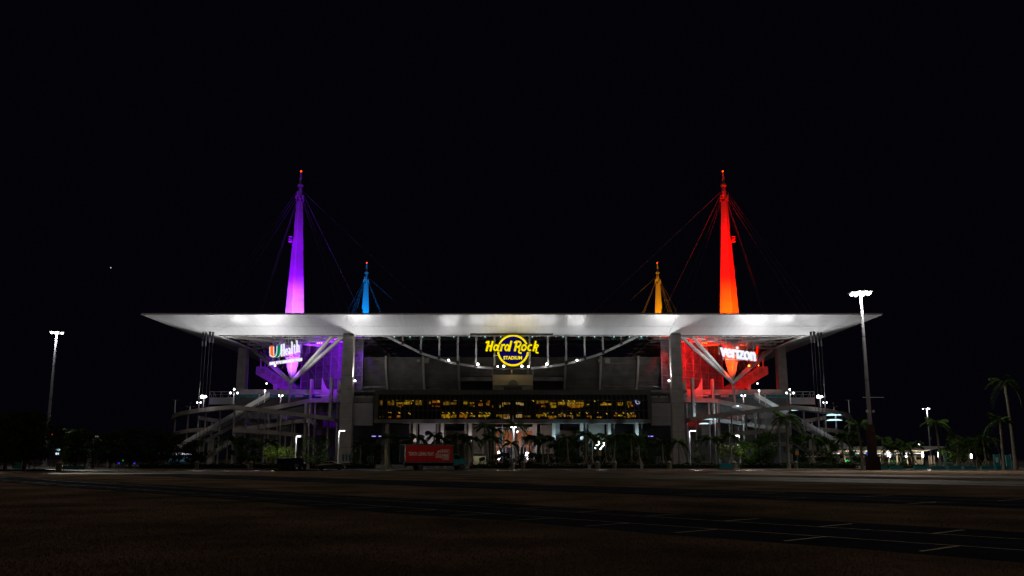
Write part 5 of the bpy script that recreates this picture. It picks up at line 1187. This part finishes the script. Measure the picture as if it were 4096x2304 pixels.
for a, b in (((1.15,2.0),(1.15,2.75)),((1.15,2.0),(3.5,2.0)),((3.5,2.0),(3.55,3.35)),((3.55,3.35),(2.1,3.35)),((1.15,2.72),(1.4,2.72)),((2.3,1.66),(3.5,1.66)),((3.5,1.66),(3.5,1.98)),((2.3,1.66),(2.3,1.98)),((2.1,3.35),(2.1,3.2))): mb.beam((a[0],-1.31,a[1]),(b[0],-1.31,b[1]),.05,.05)
part('logo_frame', mb, M['white_p'], tk)
mb = MB(); mb.add([(1.35,-1.31,2.85),(1.6,-1.31,3.2),(1.9,-1.31,3.15),(1.75,-1.31,2.95),(1.6,-1.31,2.75)], [(0,1,2,3,4)]); part('logo_emblem', mb, M['white_p'], tk)
cabp = [(4.35,.75),(4.35,2.65),(5.35,2.65),(5.75,1.95),(6.55,1.75),(6.85,1.45),(6.9,.6),(4.35,.6)]
part('cab', MB().prism(cabp, lambda a,z,t_: (a,t_,z), -1.05, 1.05), M['teal'], tk)
part('side_window', MB().prism([(4.6,1.75),(4.6,2.5),(5.25,2.5),(5.6,1.95),(5.6,1.75)], lambda a,z,t_: (a,t_,z), -1.08, -1.055), M['glassdark'], tk)
part('fuel_tank', MB().tube([(4.4,-1.05,.75),(5.4,-1.05,.75)], .28, 12), M['chrome'], tk)
part('chassis', MB().box(-4.1,6.5,-.45,.45,.65,1.14), M['black'], tk)
part('headlight', MB().box(6.82,6.93,-1.0,-.7,1.1,1.35), M['chrome'], tk); part('wing_mirror', MB().box(5.5,5.6,-1.35,-1.1,1.85,2.3), M['black'], tk)
for x in (-1.5, 6.0):
    for y in (-1.0, 1.0): wheel(tk, x, y, .5, .34)
pk_ = P(1702,1880,153.0); tk.location = (pk_.x, 154.5, 0); tk.rotation_euler = (0,0,R(27))
spot((-22,128,14), (pk_.x,154,2), 1700, (1,.75,.6), 30, .8, .5)

# ================================================================ STREET FURNITURE
BN = thing('trash_bin','x','trash bin',(0,0,0)); mb = MB(); mb.tube([(0,0,0),(0,0,1.0)],[.33,.38],10); part('bin_body', mb, M['bin'], BN)
mb = MB(); mb.tube([(0,0,1.0),(0,0,1.08)],[.43,.43],10); mb.tube([(0,0,1.08),(0,0,1.3)],[.34,.12],8); part('lid', mb, M['kerb'], BN)
for px, lab in ((1003,'trash bin on the kerb below the left ramp'),(786,'trash bin with a white rim before the left small health sign'),(2092,'trash bin just right of the central lamp post'),(2390,'trash bin beside the small orange sign post right of the entrance'),(2458,'wider looking trash bin further right of the small sign post'),(2678,'narrow trash bin in front of the right wing'),(2938,'trash bin beside the teal barrier'),(3185,'trash bin beside the orange sign near the tall royal palm')):
    place(BN, USED, (X(px,1878,160.4),160.4,.1), 0, 1.05, lab, 'trash bins along the kerb')
o = place(BN, USED, (P(205,1888,122).x,124,0), 0, 1.15, 'foreground trash bin with a lit pale lid on the left', 'trash bins along the kerb')
SG = thing('sign_post','x','sign',(0,0,0)); mb = MB(); mb.tube([(0,0,0),(0,0,2.4)],.045,6); part('post', mb, M['teal'], SG); part('sign_plate', MB().box(-.2,.2,-.06,-.03,1.75,2.3), M['signorange'], SG); part('top_plate', MB().box(-.2,.2,-.06,-.03,2.34,2.55), M['teal'], SG)
for px, lab, sc in ((2401,'small orange sign on a thin teal post by the trash bins',1.3),(3192,'orange sign on a thin teal post right of the tall royal palm',1.35),(2688,'small teal sign post in front of the right wing',1.1)):
    place(SG, USED, (X(px,1880,159.8),159.8,.1), 0, sc, lab, 'sign posts on the kerb')
for px, w, lab, Y in ((2907,5.4,'teal barrier block standing on the kerb under the lit young trees',159.0),): 
    p = P(px,1878,Y); t = thing('teal_barrier', lab, 'barrier', (p.x,Y,0), 'teal barrier blocks'); part('barrier_body', MB().prism([(-1.1,0),(-1.1,.75),(-.95,.9),(.95,.9),(1.1,.75),(1.1,0)], lambda a,z,t_:(p.x+a,Y+t_,z+.13), 0, .5), M['teal'], t); part('base_strip', MB().box(p.x-1.15,p.x+1.15,Y-.05,Y+.55,.02,.13), M['darkcon'], t)
BR = thing('teal_barrier','x','barrier',(0,0,0)); part('barrier_body', MB().prism([(-.9,.08),(-.9,.55),(.9,.55),(.9,.08)], lambda a,z,t_:(a,t_,z), -.25,.25), M['teal'], BR); part('base_strip', MB().box(-.95,.95,-.3,.3,0,.08), M['kerb'], BR)
bl = [(3541,'teal barrier block, leftmost of the low row on the right'),(3604,'teal barrier block, second from the left in the low right row'),(3692,'teal barrier block, third from the left in the low right row'),(3752,'teal barrier block by the dark royal palm trunk'),(3824,'teal barrier block right of the dark royal palm trunk'),(3887,'teal barrier block under the lone white light panel'),(3957,'teal barrier block left of the teal kiosk'),(4012,'teal barrier block at the foot of the kiosk palm'),(250,'dim teal barrier block behind the left foreground bin'),(310,'dim teal barrier block right of the number sign')]
for px, lab in bl: place(BR, USED, (X(px,1880,153),153+(px%7)*.3,0), 0, 1.15, lab, 'low teal barrier blocks')
# picnic benches
for px, lab in ((3719,'teal bench table left of the dark royal palm'),(3795,'teal bench table right of the dark royal palm'),(3895,'teal bench table beneath the dim trees'),(3760,'teal bench table behind the dark royal palm trunk')):
    p = P(px,1870,160); t = thing('bench_table', lab, 'bench', (p.x,165,0), 'bench tables by the ticket canopy')
    part('seat', MB().box(p.x-1.3,p.x+1.3,164.2,164.6,.42,.5), M['teal'], t); part('table_top', MB().box(p.x-1.4,p.x+1.4,164.8,165.6,.75,.83), M['teal'], t)
    for dx in (-1.1,1.1): part('leg', MB().box(p.x+dx-.06,p.x+dx+.06,164.3,165.5,.0,.75), M['kerb'], t)
# teal kiosks and tall panels
for px0, px1, py0, py1, Y, lab in ((52,86,1826,1868,165,'teal panel with a pale side edge behind the big left tree'),(3976,4003,1818,1872,166,'teal kiosk with a pale notice near the right edge'),(4024,4046,1820,1868,168,'second teal kiosk near the right edge'),(2155,2164,1805,1858,188,'tall thin teal panel right of the entrance'),(3776,3782,1818,1850,176,'narrow teal banner beside the last canopy light panel')):
    a, b = P(px0,py0,Y), P(px1,py1,Y); t = thing('teal_kiosk', lab, 'kiosk', ((a.x+b.x)/2,Y,0), 'teal kiosks and panels')
    part('panel', MB().box(a.x,b.x,Y,Y+.5,.1,a.z), M['teal'], t); part('edge_trim', MB().box(b.x,b.x+.3 if b.x-a.x > 1 else b.x+.06,Y-.05,Y+.5,.0,a.z+.1), M['kerb'], t)
    if 3900 < px0 < 4010: part('notice_board', MB().box(a.x+.2,b.x-.3,Y-.04,Y-.01,a.z-1.4,a.z-.5), M['beige'], t)
for px, lab in ((1373,'teal banner, leftmost of three at the left front column foot'),(1386,'teal banner, middle of three at the left front column foot'),(1398,'teal banner, rightmost of three at the left front column foot')):
    p = P(px,1832,178); t = thing('feather_banner', lab, 'banner', (p.x,178,0), 'teal banners by the left column'); part('cloth', MB().prism([(-.16,-.6),(-.2,.5),(0,.85),(.2,.5),(.16,-.6)], lambda a,z,k:(p.x+a,178+k,p.z+z),0,.03), M['teal'], t); part('pole', MB().tube([(p.x,178.05,0),(p.x,178.05,p.z+.8)],.03,5), M['cable'], t)
p = P(1541,1835,168); t = thing('lit_sign_post', 'pale yellow post with twin plates left of the box truck', 'sign', (p.x,168,0)); part('post', MB().box(p.x-.12,p.x+.12,168,168.2,0,Z(1798,168)), mat('pale_yellow_paint',(.5,.5,.25)), t); part('side_plate', MB().box(p.x+.3,p.x+.4,168,168.3,.6,Z(1822,168)), M['kerb'], t); part('base', MB().box(p.x-.35,p.x+.35,167.8,168.5,0,.5), M['kerb'], t)
point((p.x+.8,166.8,3.4), 8, (1,1,.5), .2)
# bollard and pickets
for k, px in enumerate((1469,1475,1481,1487,1493,2625,2631,2637,2643,2664)):
    p = P(px,1850,176); solo('picket_post', MB().tube([(p.x,176,0),(p.x,176,2.3)],.035,5), M['cable'], f'{ORD[k%5]} thin pale picket post from the left, standing '+('right of the left front column foot' if px < 2000 else 'before the right wing'), 'post', 'pickets left' if px < 2000 else 'pickets right')
p = P(1116,1840,170); solo('slim_post', MB().tube([(p.x,170,0),(p.x,170,3.2)],.09,6), M['kerb'], 'slim pale post left of the parked black utility car', 'post')
# low railings
for a, b, lab in ((2810,2945,'low steel railing behind the teal barrier'),(2130,2340,'low steel railing before the dense trees right of the entrance'),(3290,3500,'low steel railing before the ticket canopy')):
    t = thing('low_railing', lab, 'railing', (X(a,1860,168),168,0), 'low railings'); xa, xb_ = X(a,1860,168), X(b,1860,168)
    part('rail', MB().beam((xa,168,1.0),(xb_,168,1.0),.06), M['cable'], t)
    for k in range(9): x = xa+(xb_-xa)*k/8; part('rail_post', MB().beam((x,168,0),(x,168,1),.06), M['cable'], t)
# flag poles
for px, pyt, Y, kind, lab in ((2010,1698,215,'teal','flag pole with a limp teal flag left of the entrance'),(2094,1698,215,'redwhite','flag pole with a limp red and white flag right of the entrance'),(2052,1662,218,'stripes','tallest central flag pole with a dark limp striped flag')):
    p = P(px,pyt,Y); t = thing('flag_pole', lab, 'flag pole', (p.x,Y,0), 'flag poles at the entrance'); mb = MB(); mb.tube([(p.x,Y,0),(p.x,Y,p.z)],[.14,.06],8); part('pole', mb, M['steel'], t); part('ball', MB().sphere((p.x,Y,p.z+.1),.13,8,6), M['chrome'], t)
    def flag(z0, z1, m, wob, nmn='flag_cloth'):
        mb = MB(); n = 10; v = []
        for k in range(n+1):
            u_ = k/n; z = z1+(z0-z1)*u_; w = (.15+.85*math.sin(math.pi*min(1,u_*1.15+.05))**.7)*wob
            for j in range(4): v.append((p.x-.08-w*j/3, Y-.1+.12*math.sin(j*2.2+u_*4), z-.35*j/3))
        f = []
        for k in range(n):
            for j in range(3): f.append((k*4+j,k*4+j+1,k*4+j+5,k*4+j+4))
        part(nmn, MB().add(v,f), m, t)
    zt_ = p.z-.4
    if kind == 'teal': flag(zt_-4.6, zt_-.9, M['flagteal'], .75)
    elif kind == 'redwhite': flag(zt_-2.1, zt_-1.4, M['steel'], .4); flag(zt_-2.75, zt_-2.15, M['red_p'], .5,'flag_stripe'); flag(zt_-4.3, zt_-2.8, M['steel'], .6)
    else: flag(zt_-2.6, zt_-.4, M['navy'], .5); flag(zt_-3.6, zt_-2.5, M['steel'], .5,'flag_stripe')

# ================================================================ TICKET CANOPY, right
tc_ = thing('ticket_canopy', 'long low white roofed ticket canopy with a lit underside on the right', 'canopy building', (X(3540,1800,230),230,0))
YC = 230; xl, xr = X(3310,1800,YC), X(3786,1800,YC)
zroof = Z(1794,YC); ztop = Z(1790,YC)
mb = MB(); mb.prism([(xl,Z(1800,YC)),(xl,zroof+.5),(xr-2,ztop+.35),(xr+.2,ztop+.2),(xr-4,Z(1800,YC))], lambda a,z,t_:(a,t_,z), YC, YC+1.0); part('roof_edge', mb, M['steel'], tc_)
NB = 24
for k in range(NB):
    a = xl+(xr-3-xl)*k/NB; b = xl+(xr-3-xl)*(k+1)/NB-.05; z0 = Z(1799,YC); z1 = Z(1824,YC+22)
    mb = MB(); v = [(a,YC+1.1,z0),(b,YC+1.1,z0),(b,YC+22,z1),(a,YC+22,z1)]; v += [(x,y,z+.1) for x,y,z in v]; part('ceiling_board', mb.add(v,[(0,3,2,1),(4,5,6,7),(0,1,5,4),(1,2,6,5),(2,3,7,6),(3,0,4,7)]), M['beige'], tc_)
for a, b in ((3326,3336),(3346,3359),(3370,3401),(3424,3436),(3456,3462),(3469,3489),(3504,3532),(3578,3592),(3597,3608),(3629,3641),(3648,3655),(3658,3685),(3340,3343),(3410,3420)):
    mb = MB(); Y = YC+9; mb.box(X(a,1813,Y),X(b,1813,Y),Y,Y+.3,Z(1815.2,Y),Z(1812,Y)); part('strip_light', mb, E['whitesoft'], tc_)
mb = MB(); mb.box(xl,X(3690,1830,YC+22),YC+22,YC+22.4,Z(1829,YC+22),Z(1822,YC+22)); part('fascia_wall', mb, M['beige'], tc_)
mb = MB(); mb.box(xl,X(3700,1840,YC+24),YC+24,YC+24.4,0,Z(1829,YC+22)); part('dark_gate_wall', mb, M['black'], tc_)
for px in (3380,3406,3467,3504,3521,3557,3590,3606,3630,3648,3663,3690,3718,3726,3738):
    Y = YC+8+(px%5); mb = MB(); x = X(px,1840,Y); mb.box(x-.14,x+.14,Y,Y+.3,0,Z(1822,Y)); part('canopy_post', mb, M['beige'], tc_)
mb = MB(); mb.box(X(3660,1845,YC+12),X(3684,1845,YC+12),YC+12,YC+13,.2,Z(1839,YC+12)); part('counter', mb, M['beige'], tc_)
for k in range(26):
    px = 3520+k*4; Y = YC+3; x = X(px,1850,Y); mb = MB(); mb.box(x-.1,x+.06,Y,Y+.3,0,Z(1848+(k%3),Y)); part('queue_post', mb, M['kerb'], tc_)
for px, w in ((3404,4),(3415,3),(3421,4),(3467,5),(3410,3)):
    mb = MB(); Y = YC+5; x = X(px,1815,Y); mb.box(x-.05*w,x+.05*w,Y,Y+.1,Z(1821,Y),Z(1808,Y)); part('blue_poster', mb, E['cyan'] if px != 3467 else E['blue'], tc_)
for tk__, (px, py) in enumerate(((3385,1844),(3389,1841),(3393,1844),(3396,1844),(3400,1841),(3422,1844),(3475,1841),(3482,1844),(3485,1841),(3521,1844),(3537,1844),(3541,1844),(3567,1844),(3581,1844),(3603,1842),(3615,1842))):
    p = P(px,py,YC-2); t = thing('turnstile', f'{ORD[tk__]} green lit turnstile from the left under the ticket canopy', 'turnstile', (p.x,YC-2,0), 'turnstiles with green lights'); part('cabinet', MB().box(p.x-.18,p.x+.18,YC-1.9,YC-1,0,1.0), M['black'], t); part('green_light', MB().sphere(p,.15,8,6), E['greenled'], t); part('light_stalk', MB().tube([(p.x,YC-1.9,1),(p.x,YC-1.9,p.z)],.03,5), M['black'], t)
# upright light panels
for px0, px1, py0, py1, lean_, lab, e_ in ((3499,3506,1813,1831,2,'upright white light panel, first right of the tall mast','w'),(3549,3563,1808,1828,0,'largest upright white light panel','w'),(3621,3629,1808,1829,1,'upright white light panel, third along the canopy','w'),(3688,3695,1808,1828,1,'upright white light panel near the right end of the canopy','w'),(3752,3760,1808,1829,1,'upright white light panel left of the dark royal palm trunk','w'),(3881,3890,1812,1832,2,'lone upright white light panel among the palms','w')):
    Y = 196; a = P(px0,py0,Y); b = P(px1,py1,Y); t = thing('light_panel_post', lab, 'light panel', ((a.x+b.x)/2,Y,0), 'upright white light panels')
    part('light_panel', MB().box(a.x,b.x,Y,Y+.15,b.z,a.z), E['white'], t)
    if px0 == 3549: part('side_light', MB().box(a.x-1.1,b.x+1.1,Y+.02,Y+.13,Z(1820,Y),Z(1813,Y)), E['signwhite'], t)
    for x in (a.x+.05, b.x-.05): part('leg', MB().beam((x,Y+.2,0),(x,Y+.2,b.z+.1),.08), M['darksteel'], t)
    point(((a.x+b.x)/2,Y-1,(a.z+b.z)/2), 130, (1,.93,.7), .3)
for px, w in ((3400,330),(3480,330),(3560,420),(3640,420),(3720,250)): point(P(px,1818,YC+5), w, (1,.9,.72), .5)
p = P(3676,1776,240); t = thing('small_lamp_post', 'small twin lamp post rising above the canopy roof', 'lamp post', (p.x,240,0)); part('pole', MB().tube([(p.x+.35,240,0),(p.x+.3,240,p.z+1)],.06,6), M['darksteel'], t); part('bulb', MB().sphere(p,.24,8,6), E['white'], t); part('bulb', MB().sphere(p-Vector((.15,0,.65)),.24,8,6), E['white'], t)
for px, py, lab in ((3797,1807,'small blue white bulb right of the ticket canopy end'),(3832,1800,'tiny teal sign light above the small blue lit sign')):
    p = P(px,py,220); mb = MB(); mb.sphere(p,.28,8,6); t = thing('wall_lamp', lab, 'lamp', (p.x,220,0)); part('bulb', mb, E['signwhite'] if px == 3797 else E['cyan'], t); part('post', MB().tube([(p.x,220.2,0),(p.x,220.2,p.z)],.06,5), M['black'], t)
# small lit signs, both ends
def small_sign(px0, px1, py0, py1, Y, lab, txt, mtl, parts_=()):
    a, b = P(px0,py0,Y), P(px1,py1,Y); t = thing('lit_shop_sign', lab, 'lit sign', ((a.x+b.x)/2,Y,b.z), 'small lit signs')
    part('sign_box', MB().box(a.x-.15,b.x+.15,Y,Y+.2,b.z-.1,a.z+.1), M['black'], t)
    lettering(txt, ((a.x+b.x)/2,Y-.05,(a.z+b.z)/2), (a.z-b.z)*.85, mtl, t, ext=.03, bold=.05, w=(b.x-a.x), name='sign_lettering'); return t
t = small_sign(510,568,1810,1819,200,'first small lit health sign low on the left with white lettering','UHealth',E['signwhite'])
p = P(500,1814.5,200); lettering('U', (p.x,199.9,p.z), .58, E['orange'], t, ext=.04, bold=.06, name='u_lettering')
t = small_sign(716,774,1810,1819,200,'second small lit health sign low on the left nearer the ramps','UHealth',E['signwhite'])
p = P(709,1814.5,200); lettering('U', (p.x,199.9,p.z), .58, E['signwhite'], t, ext=.04, bold=.06, name='u_lettering')
small_sign(223,235,1809,1820,190,'glowing white number sign on the far left kiosk','01',E['signwhite'])
small_sign(3831,3846,1808,1817,215,'small blue white lit sign right of the ticket canopy','A A',E['signwhite'])
p = P(234,1799,190); t = thing('round_logo_light', 'small round pale blue and yellow lit emblem above the number sign', 'lit sign', p); part('disc', MB().tube([(p.x,190,p.z),(p.x,190.1,p.z)],.26,12), E['cyan'], t); part('band', MB().box(p.x-.45,p.x+.2,189.9,189.97,p.z-.07,p.z+.07), E['signwhite'], t); part('band_tip', MB().box(p.x+.2,p.x+.5,189.9,189.97,p.z-.07,p.z+.09), E['amber'], t)
for px0, px1, py0, py1, m_, lab in ((612,624,1808,1820,'blue','dim blue poster between the two small health signs, left one'),(626,640,1807,1822,'blue','dim blue poster between the two small health signs, middle one'),(656,668,1808,1821,'blue','dim blue poster between the two small health signs, right one')):
    a, b = P(px0,py0,202), P(px1,py1,202); t = thing('lit_poster', lab, 'poster', ((a.x+b.x)/2,202,b.z), 'dim blue posters'); part('print', MB().box(a.x,b.x,202,202.05,b.z,a.z), emit('dim_blue_poster',(.01,.09,.3),.45,1,1.5,(.0,.01,.05)), t); part('poster_frame', MB().box(a.x-.1,b.x+.1,202.06,202.2,b.z-.1,a.z+.1), M['darksteel'], t)
# shop front under the second sign
sf = thing('ticket_office', 'low dim ticket office with bluish windows below the second small health sign', 'building', (X(735,1840,206),206,0))
part('wall', MB().box(X(660,1850,206),X(790,1850,206),206,212,0,Z(1826,206)), M['darkcon'], sf); part('roof', MB().box(X(655,1850,205),X(795,1850,205),205,213,Z(1826,206),Z(1822,206)), M['darksteel'], sf)
rr_ = random.Random(8)
for k in range(9): a = X(672+k*12,1840,205.8); part('window', MB().box(a,a+.55,205.8,205.9,Z(1846,206),Z(1833,206)), emit('dim_window',(.05,.16,.25),.55,1,1.6,(.01,.03,.05)), sf)
part('window_light', MB().box(X(729,1830,205.7),X(735,1830,205.7),205.7,205.75,Z(1831,206),Z(1829.5,206)), E['cyanwhite'], sf); part('window_light', MB().box(X(742,1830,205.7),X(748,1830,205.7),205.7,205.75,Z(1831,206),Z(1829.5,206)), E['cyanwhite'], sf)
for px, py, m_, r_, lab in ((485,1842,'greenled',.1,'leftmost green arrow light under the first health sign'),(492,1842,'greenled',.13,'middle green arrow light under the first health sign'),(498,1842,'greenled',.09,'right green arrow light under the first health sign'),(474,1851,'signblue',.25,'small blue ground lamp left of the green arrow lights'),(537,1851,'signblue',.28,'small blue ground lamp below the first health sign'),(537,1842,'greenled',.12,'green light directly above a blue ground lamp'),
    (293,1729,'red',.26,'distant red warning light above the left trees'),(209,1741,'red',.17,'fainter distant red warning light above the left trees'),(272,1789,'amber',.14,'tiny amber light between dark trees on the left')):
    Y = 196 if py > 1800 else 230; p = P(px,py,Y); t = thing('signal_light', lab, 'light', (p.x,Y,0), 'small coloured lights'); part('bulb', MB().sphere(p,r_,8,6), E[m_], t); part('post', MB().tube([(p.x,Y+.1,0),(p.x,Y+.1,p.z)],.05,5), M['black'], t)
# unlit gate canopy on the left with pale posts
gc = thing('entry_gate_canopy', 'dim flat gate canopy on pale posts behind the left parking field', 'canopy', (X(350,1850,200),200,0))
part('roof', MB().box(X(295,1793,200),X(470,1793,200),200,206,Z(1797,200),Z(1793,200)), M['darksteel'], gc)
for px in (295,357,430,437,458,350,540,580): xx = X(px,1840,199.5); part('post', MB().box(xx-.16,xx+.16,199.5,199.8,0,Z(1797 if px < 480 else 1822,199.5)), M['kerb'], gc)
# a bright planet
solo('planet', MB().sphere(P(443,1071,6000), 3.4, 8, 6), emit('planet_light',(.9,.9,1),.9), 'single faint bright planet in the black sky on the left', 'star')
# hide nothing: template leftovers that were never placed
for tpl in list(PT.values())+list(TT.values())+[BN,SG,BR]:
    if tpl not in USED:
        for ch in list(tpl.children): bpy.data.objects.remove(ch)
        bpy.data.objects.remove(tpl)
